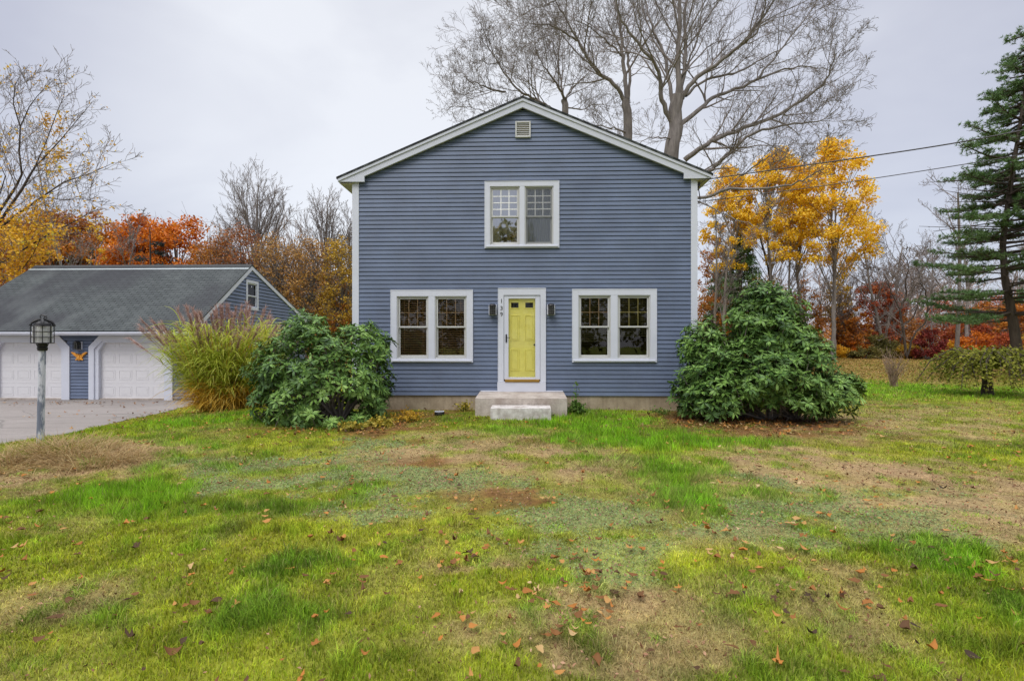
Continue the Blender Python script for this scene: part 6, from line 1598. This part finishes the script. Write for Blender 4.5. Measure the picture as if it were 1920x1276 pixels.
# straw-coloured tussocks round the lamp post
def tussock(px, py, n, r, L0, L1, mat, w=.006):
    b = G(px, py); a = rs.uniform(0, 2 * PI, n); rr = r * np.sqrt(rs.rand(n)); B = np.stack([b[0] + rr * np.cos(a), b[1] + rr * np.sin(a), np.zeros(n)], 1); B[:, 2] = zg(B[:, 0], B[:, 1]) - .01
    a2 = a + rs.normal(0, .7, n); ln = rs.uniform(.3, 2.2, n); A = nrm(np.stack([np.cos(a2) * ln, np.sin(a2) * ln, np.ones(n)], 1)); return B, A, rs.uniform(L0, L1, n), np.full(n, w), rs.uniform(.4, 1.6, n)
def tmesh(lst, name, mat, lab):
    B, A, L, w, bd = [np.concatenate(v) for v in zip(*lst)]; o = blades_mesh(name, B, A, L, w, bd, mat, None, rs, seg=4); tag(o, lab, 'grass', kind='stuff')
tmesh([tussock(130, 848, 1500, .50, .16, .42, 0, .008), tussock(185, 862, 1300, .55, .14, .36, 0, .008), tussock(60, 850, 700, .5, .12, .30, 0, .008), tussock(10, 875, 500, .4, .15, .42, 0, .008), tussock(250, 858, 600, .45, .08, .2, 0, .008), tussock(120, 900, 600, .6, .06, .16, 0, .007)], 'straw_grass', M['straw'], 'matted straw-coloured grass round the foot of the lamp post')
M['tuss_g'] = leafmat('tussock_green', [(.12, .14, .02), (.24, .26, .03), (.38, .34, .06), (.42, .30, .10)])
tmesh([tussock(110, 842, 900, .5, .14, .34, 0, .008), tussock(75, 838, 260, .2, .12, .3, 0, .008), tussock(165, 838, 500, .4, .10, .24, 0, .008), tussock(0, 862, 200, .3, .2, .5, 0, .009)], 'tussock_grass', M['tuss_g'], 'taller olive tussock grass behind the lamp post')

M['crumb'] = leafmat('leaf_crumb', [(.05, .025, .015), (.20, .09, .045), (.40, .22, .13), (.50, .34, .22)], .8, .1)
# ------------------------------------------------------------------ fallen leaves
def oak_leaf_mesh(P, size, rs, flat=.86):
    """curled dead leaf: 14 rim points (some oval, some lobed) round a creased midrib"""
    K = 14; n = len(P); N = nrm(rnd_unit(n, rs) * (1 - flat) + np.array([0, 0, 1.0]) * flat); A = rnd_unit(n, rs); A = nrm(A - N * (A * N).sum(1)[:, None]); B = np.cross(N, A); s = (size * rs.uniform(.55, 1.5, n))[:, None]
    th = np.arange(K) * 2 * PI / K; lob = (rs.rand(n, 1) < .25) * rs.uniform(.25, .45, (n, 1)); ph = rs.uniform(0, 6.28, (n, 1))
    R = .40 * (1 + lob * np.cos(5 * th + ph) + rs.uniform(-.10, .10, (n, K))); w = rs.uniform(.40, .85, (n, 1)); w = np.maximum(w, .7 * (lob > 0))
    a = R * np.cos(th); b = R * np.sin(th) * w; tip = np.exp(-(th - 0) ** 2 * 6); a = a + .16 * tip
    cup = rs.uniform(-.2, 1.5, (n, 1)); curl = rs.uniform(-.3, 1.6, (n, 1)); tw = rs.uniform(-1.2, 1.2, (n, 1))
    h = cup * b * b * 1.6 + curl * a * a * 1.2 + tw * a * b * 1.5 + rs.normal(0, .02, (n, K))
    rim = P[:, None] + (A[:, None] * a[..., None] + B[:, None] * b[..., None] + N[:, None] * h[..., None]) * s[:, None]
    V = np.concatenate([(P - N * s * .03)[:, None], rim], 1).reshape(-1, 3); i = np.arange(n)[:, None] * (K + 1)
    return V, np.concatenate([i + [[0, 1 + k, 1 + (k + 1) % K]] for k in range(K)])
def leaves_at(y0, y1, dens, thr, lim=None):
    x, y = scatter(y0, y1, dens); k = fbm(x, y, .9, 3) + rs.rand(len(x)) * .35 > thr; return x[k], y[k]
xs_, ys_ = [], []
for a in ((2.0, 4, 22, .58), (4, 7, 15, .58), (7, 12, 12, .58), (12, 20, 8, .58)):
    x, y = leaves_at(*a); xs_.append(x); ys_.append(y)
# little drifts of leaves where the photo has them
for px, py, r, n in ((870, 1055, .10, 8), (1095, 1165, .11, 12), (960, 1130, .10, 7), (1810, 1065, .13, 12), (1625, 1140, .12, 8), (380, 1150, .10, 7), (230, 838, .22, 30), (850, 1060, .05, 3), (1420, 1125, .1, 8), (1180, 1120, .30, 14), (980, 1260, .25, 12), (570, 930, .15, 8), (740, 1010, .1, 6), (1100, 1080, .2, 14), (1150, 1100, .2, 10)):
    b = G(px, py); xs_.append(b[0] + rs.normal(0, r, n)); ys_.append(b[1] + rs.normal(0, r, n))
x = np.concatenate(xs_); y = np.concatenate(ys_); n = len(x); P = np.stack([x, y, zg(x, y) + .028 + rs.uniform(0, .02, n)], 1)
V, f = oak_leaf_mesh(P, .060, rs); o = mesh_arr('fallen_leaves', V, f, M['fallen']); tag(o, 'scattered curled brown, tan and orange leaves on the lawn', 'fallen leaves', kind='stuff')
# small bits of leaf and thatch in the thin places
bx_, by_ = [], []
for y0, y1, dens in ((2, 4, 190), (4, 7, 130), (7, 12, 60), (12, 18, 22)):
    x, y = scatter(y0, y1, dens); col, hf, cl, ru, ta, go = zones(x, y); k = rs.rand(len(x)) < .10 + .95 * ta + .8 * ru + .35 * cl; bx_.append(x[k]); by_.append(y[k])
x = np.concatenate(bx_); y = np.concatenate(by_); n = len(x); P = np.stack([x, y, zg(x, y) + .012 + rs.uniform(0, .022, n)], 1)
V, f = quad_leaves(P, .022 + .0016 * y, rs, normal=np.tile([0, 0, 1.0], (n, 1)), flat=.45, asp=.45)
o = mesh_arr('leaf_crumbs', V, f, M['crumb']); tag(o, 'crumbled bits of dead leaf in the thin parts of the lawn', 'leaf litter', kind='stuff')
# leaves on the driveway and under the shrubs, gold carpet on the far lawn
xs_, ys_ = [], []
for px, py, rx, ry, n in ((1410, 797, 160, 10, 420), (1330, 785, 70, 9, 140), (700, 800, 70, 8, 110), (540, 812, 70, 5, 50), (380, 772, 60, 4, 60), (150, 757, 160, 2.5, 90), (60, 780, 90, 10, 24), (300, 775, 80, 5, 30)):
    c = G(px, py); a_, b_ = G(px, py - ry), G(px, py + ry); xs_.append(c[0] + rs.normal(0, .6, n) * rx * c[1] / F); ys_.append(c[1] + rs.normal(0, .45, n) * (a_[1] - b_[1]))
x = np.concatenate(xs_); y = np.concatenate(ys_); k = y < 18.6; x, y = x[k], y[k]; hy = -(x - .252) * sR + (y - 12.1) * cR; k = ~((x > -3.9) & (x < 4.3) & (hy > -.05)); x, y = x[k], y[k]
n = len(x); P = np.stack([x, y, zg(x, y) + .02 + rs.uniform(0, .02, n)], 1); V, f = oak_leaf_mesh(P, .075, rs, .85)
o = mesh_arr('leaf_litter', V, f, M['fallen']); tag(o, 'brown leaf litter under the shrubs and along the driveway', 'leaf litter', kind='stuff')
n = 34000; y = rs.uniform(18, 46, n); x = rs.uniform(6, 50, n); k = (rs.rand(n) < 1.5 * sst(18, 26, y) * (.35 + fbm(x, y, .3))) & (x < y * 1.06 + 1); x, y = x[k], y[k]; n = len(x)
P = np.stack([x, y, zg(x, y) + .05 + rs.uniform(0, .03, n)], 1); V, f = quad_leaves(P, .075, rs, normal=np.tile([0, 0, 1.0], (n, 1)), flat=.6, asp=.8); o = mesh_arr('fallen_leaves', V, f, M['fallen_gold']); tag(o, 'golden carpet of fallen leaves on the far lawn before the wood', 'fallen leaves', kind='stuff')
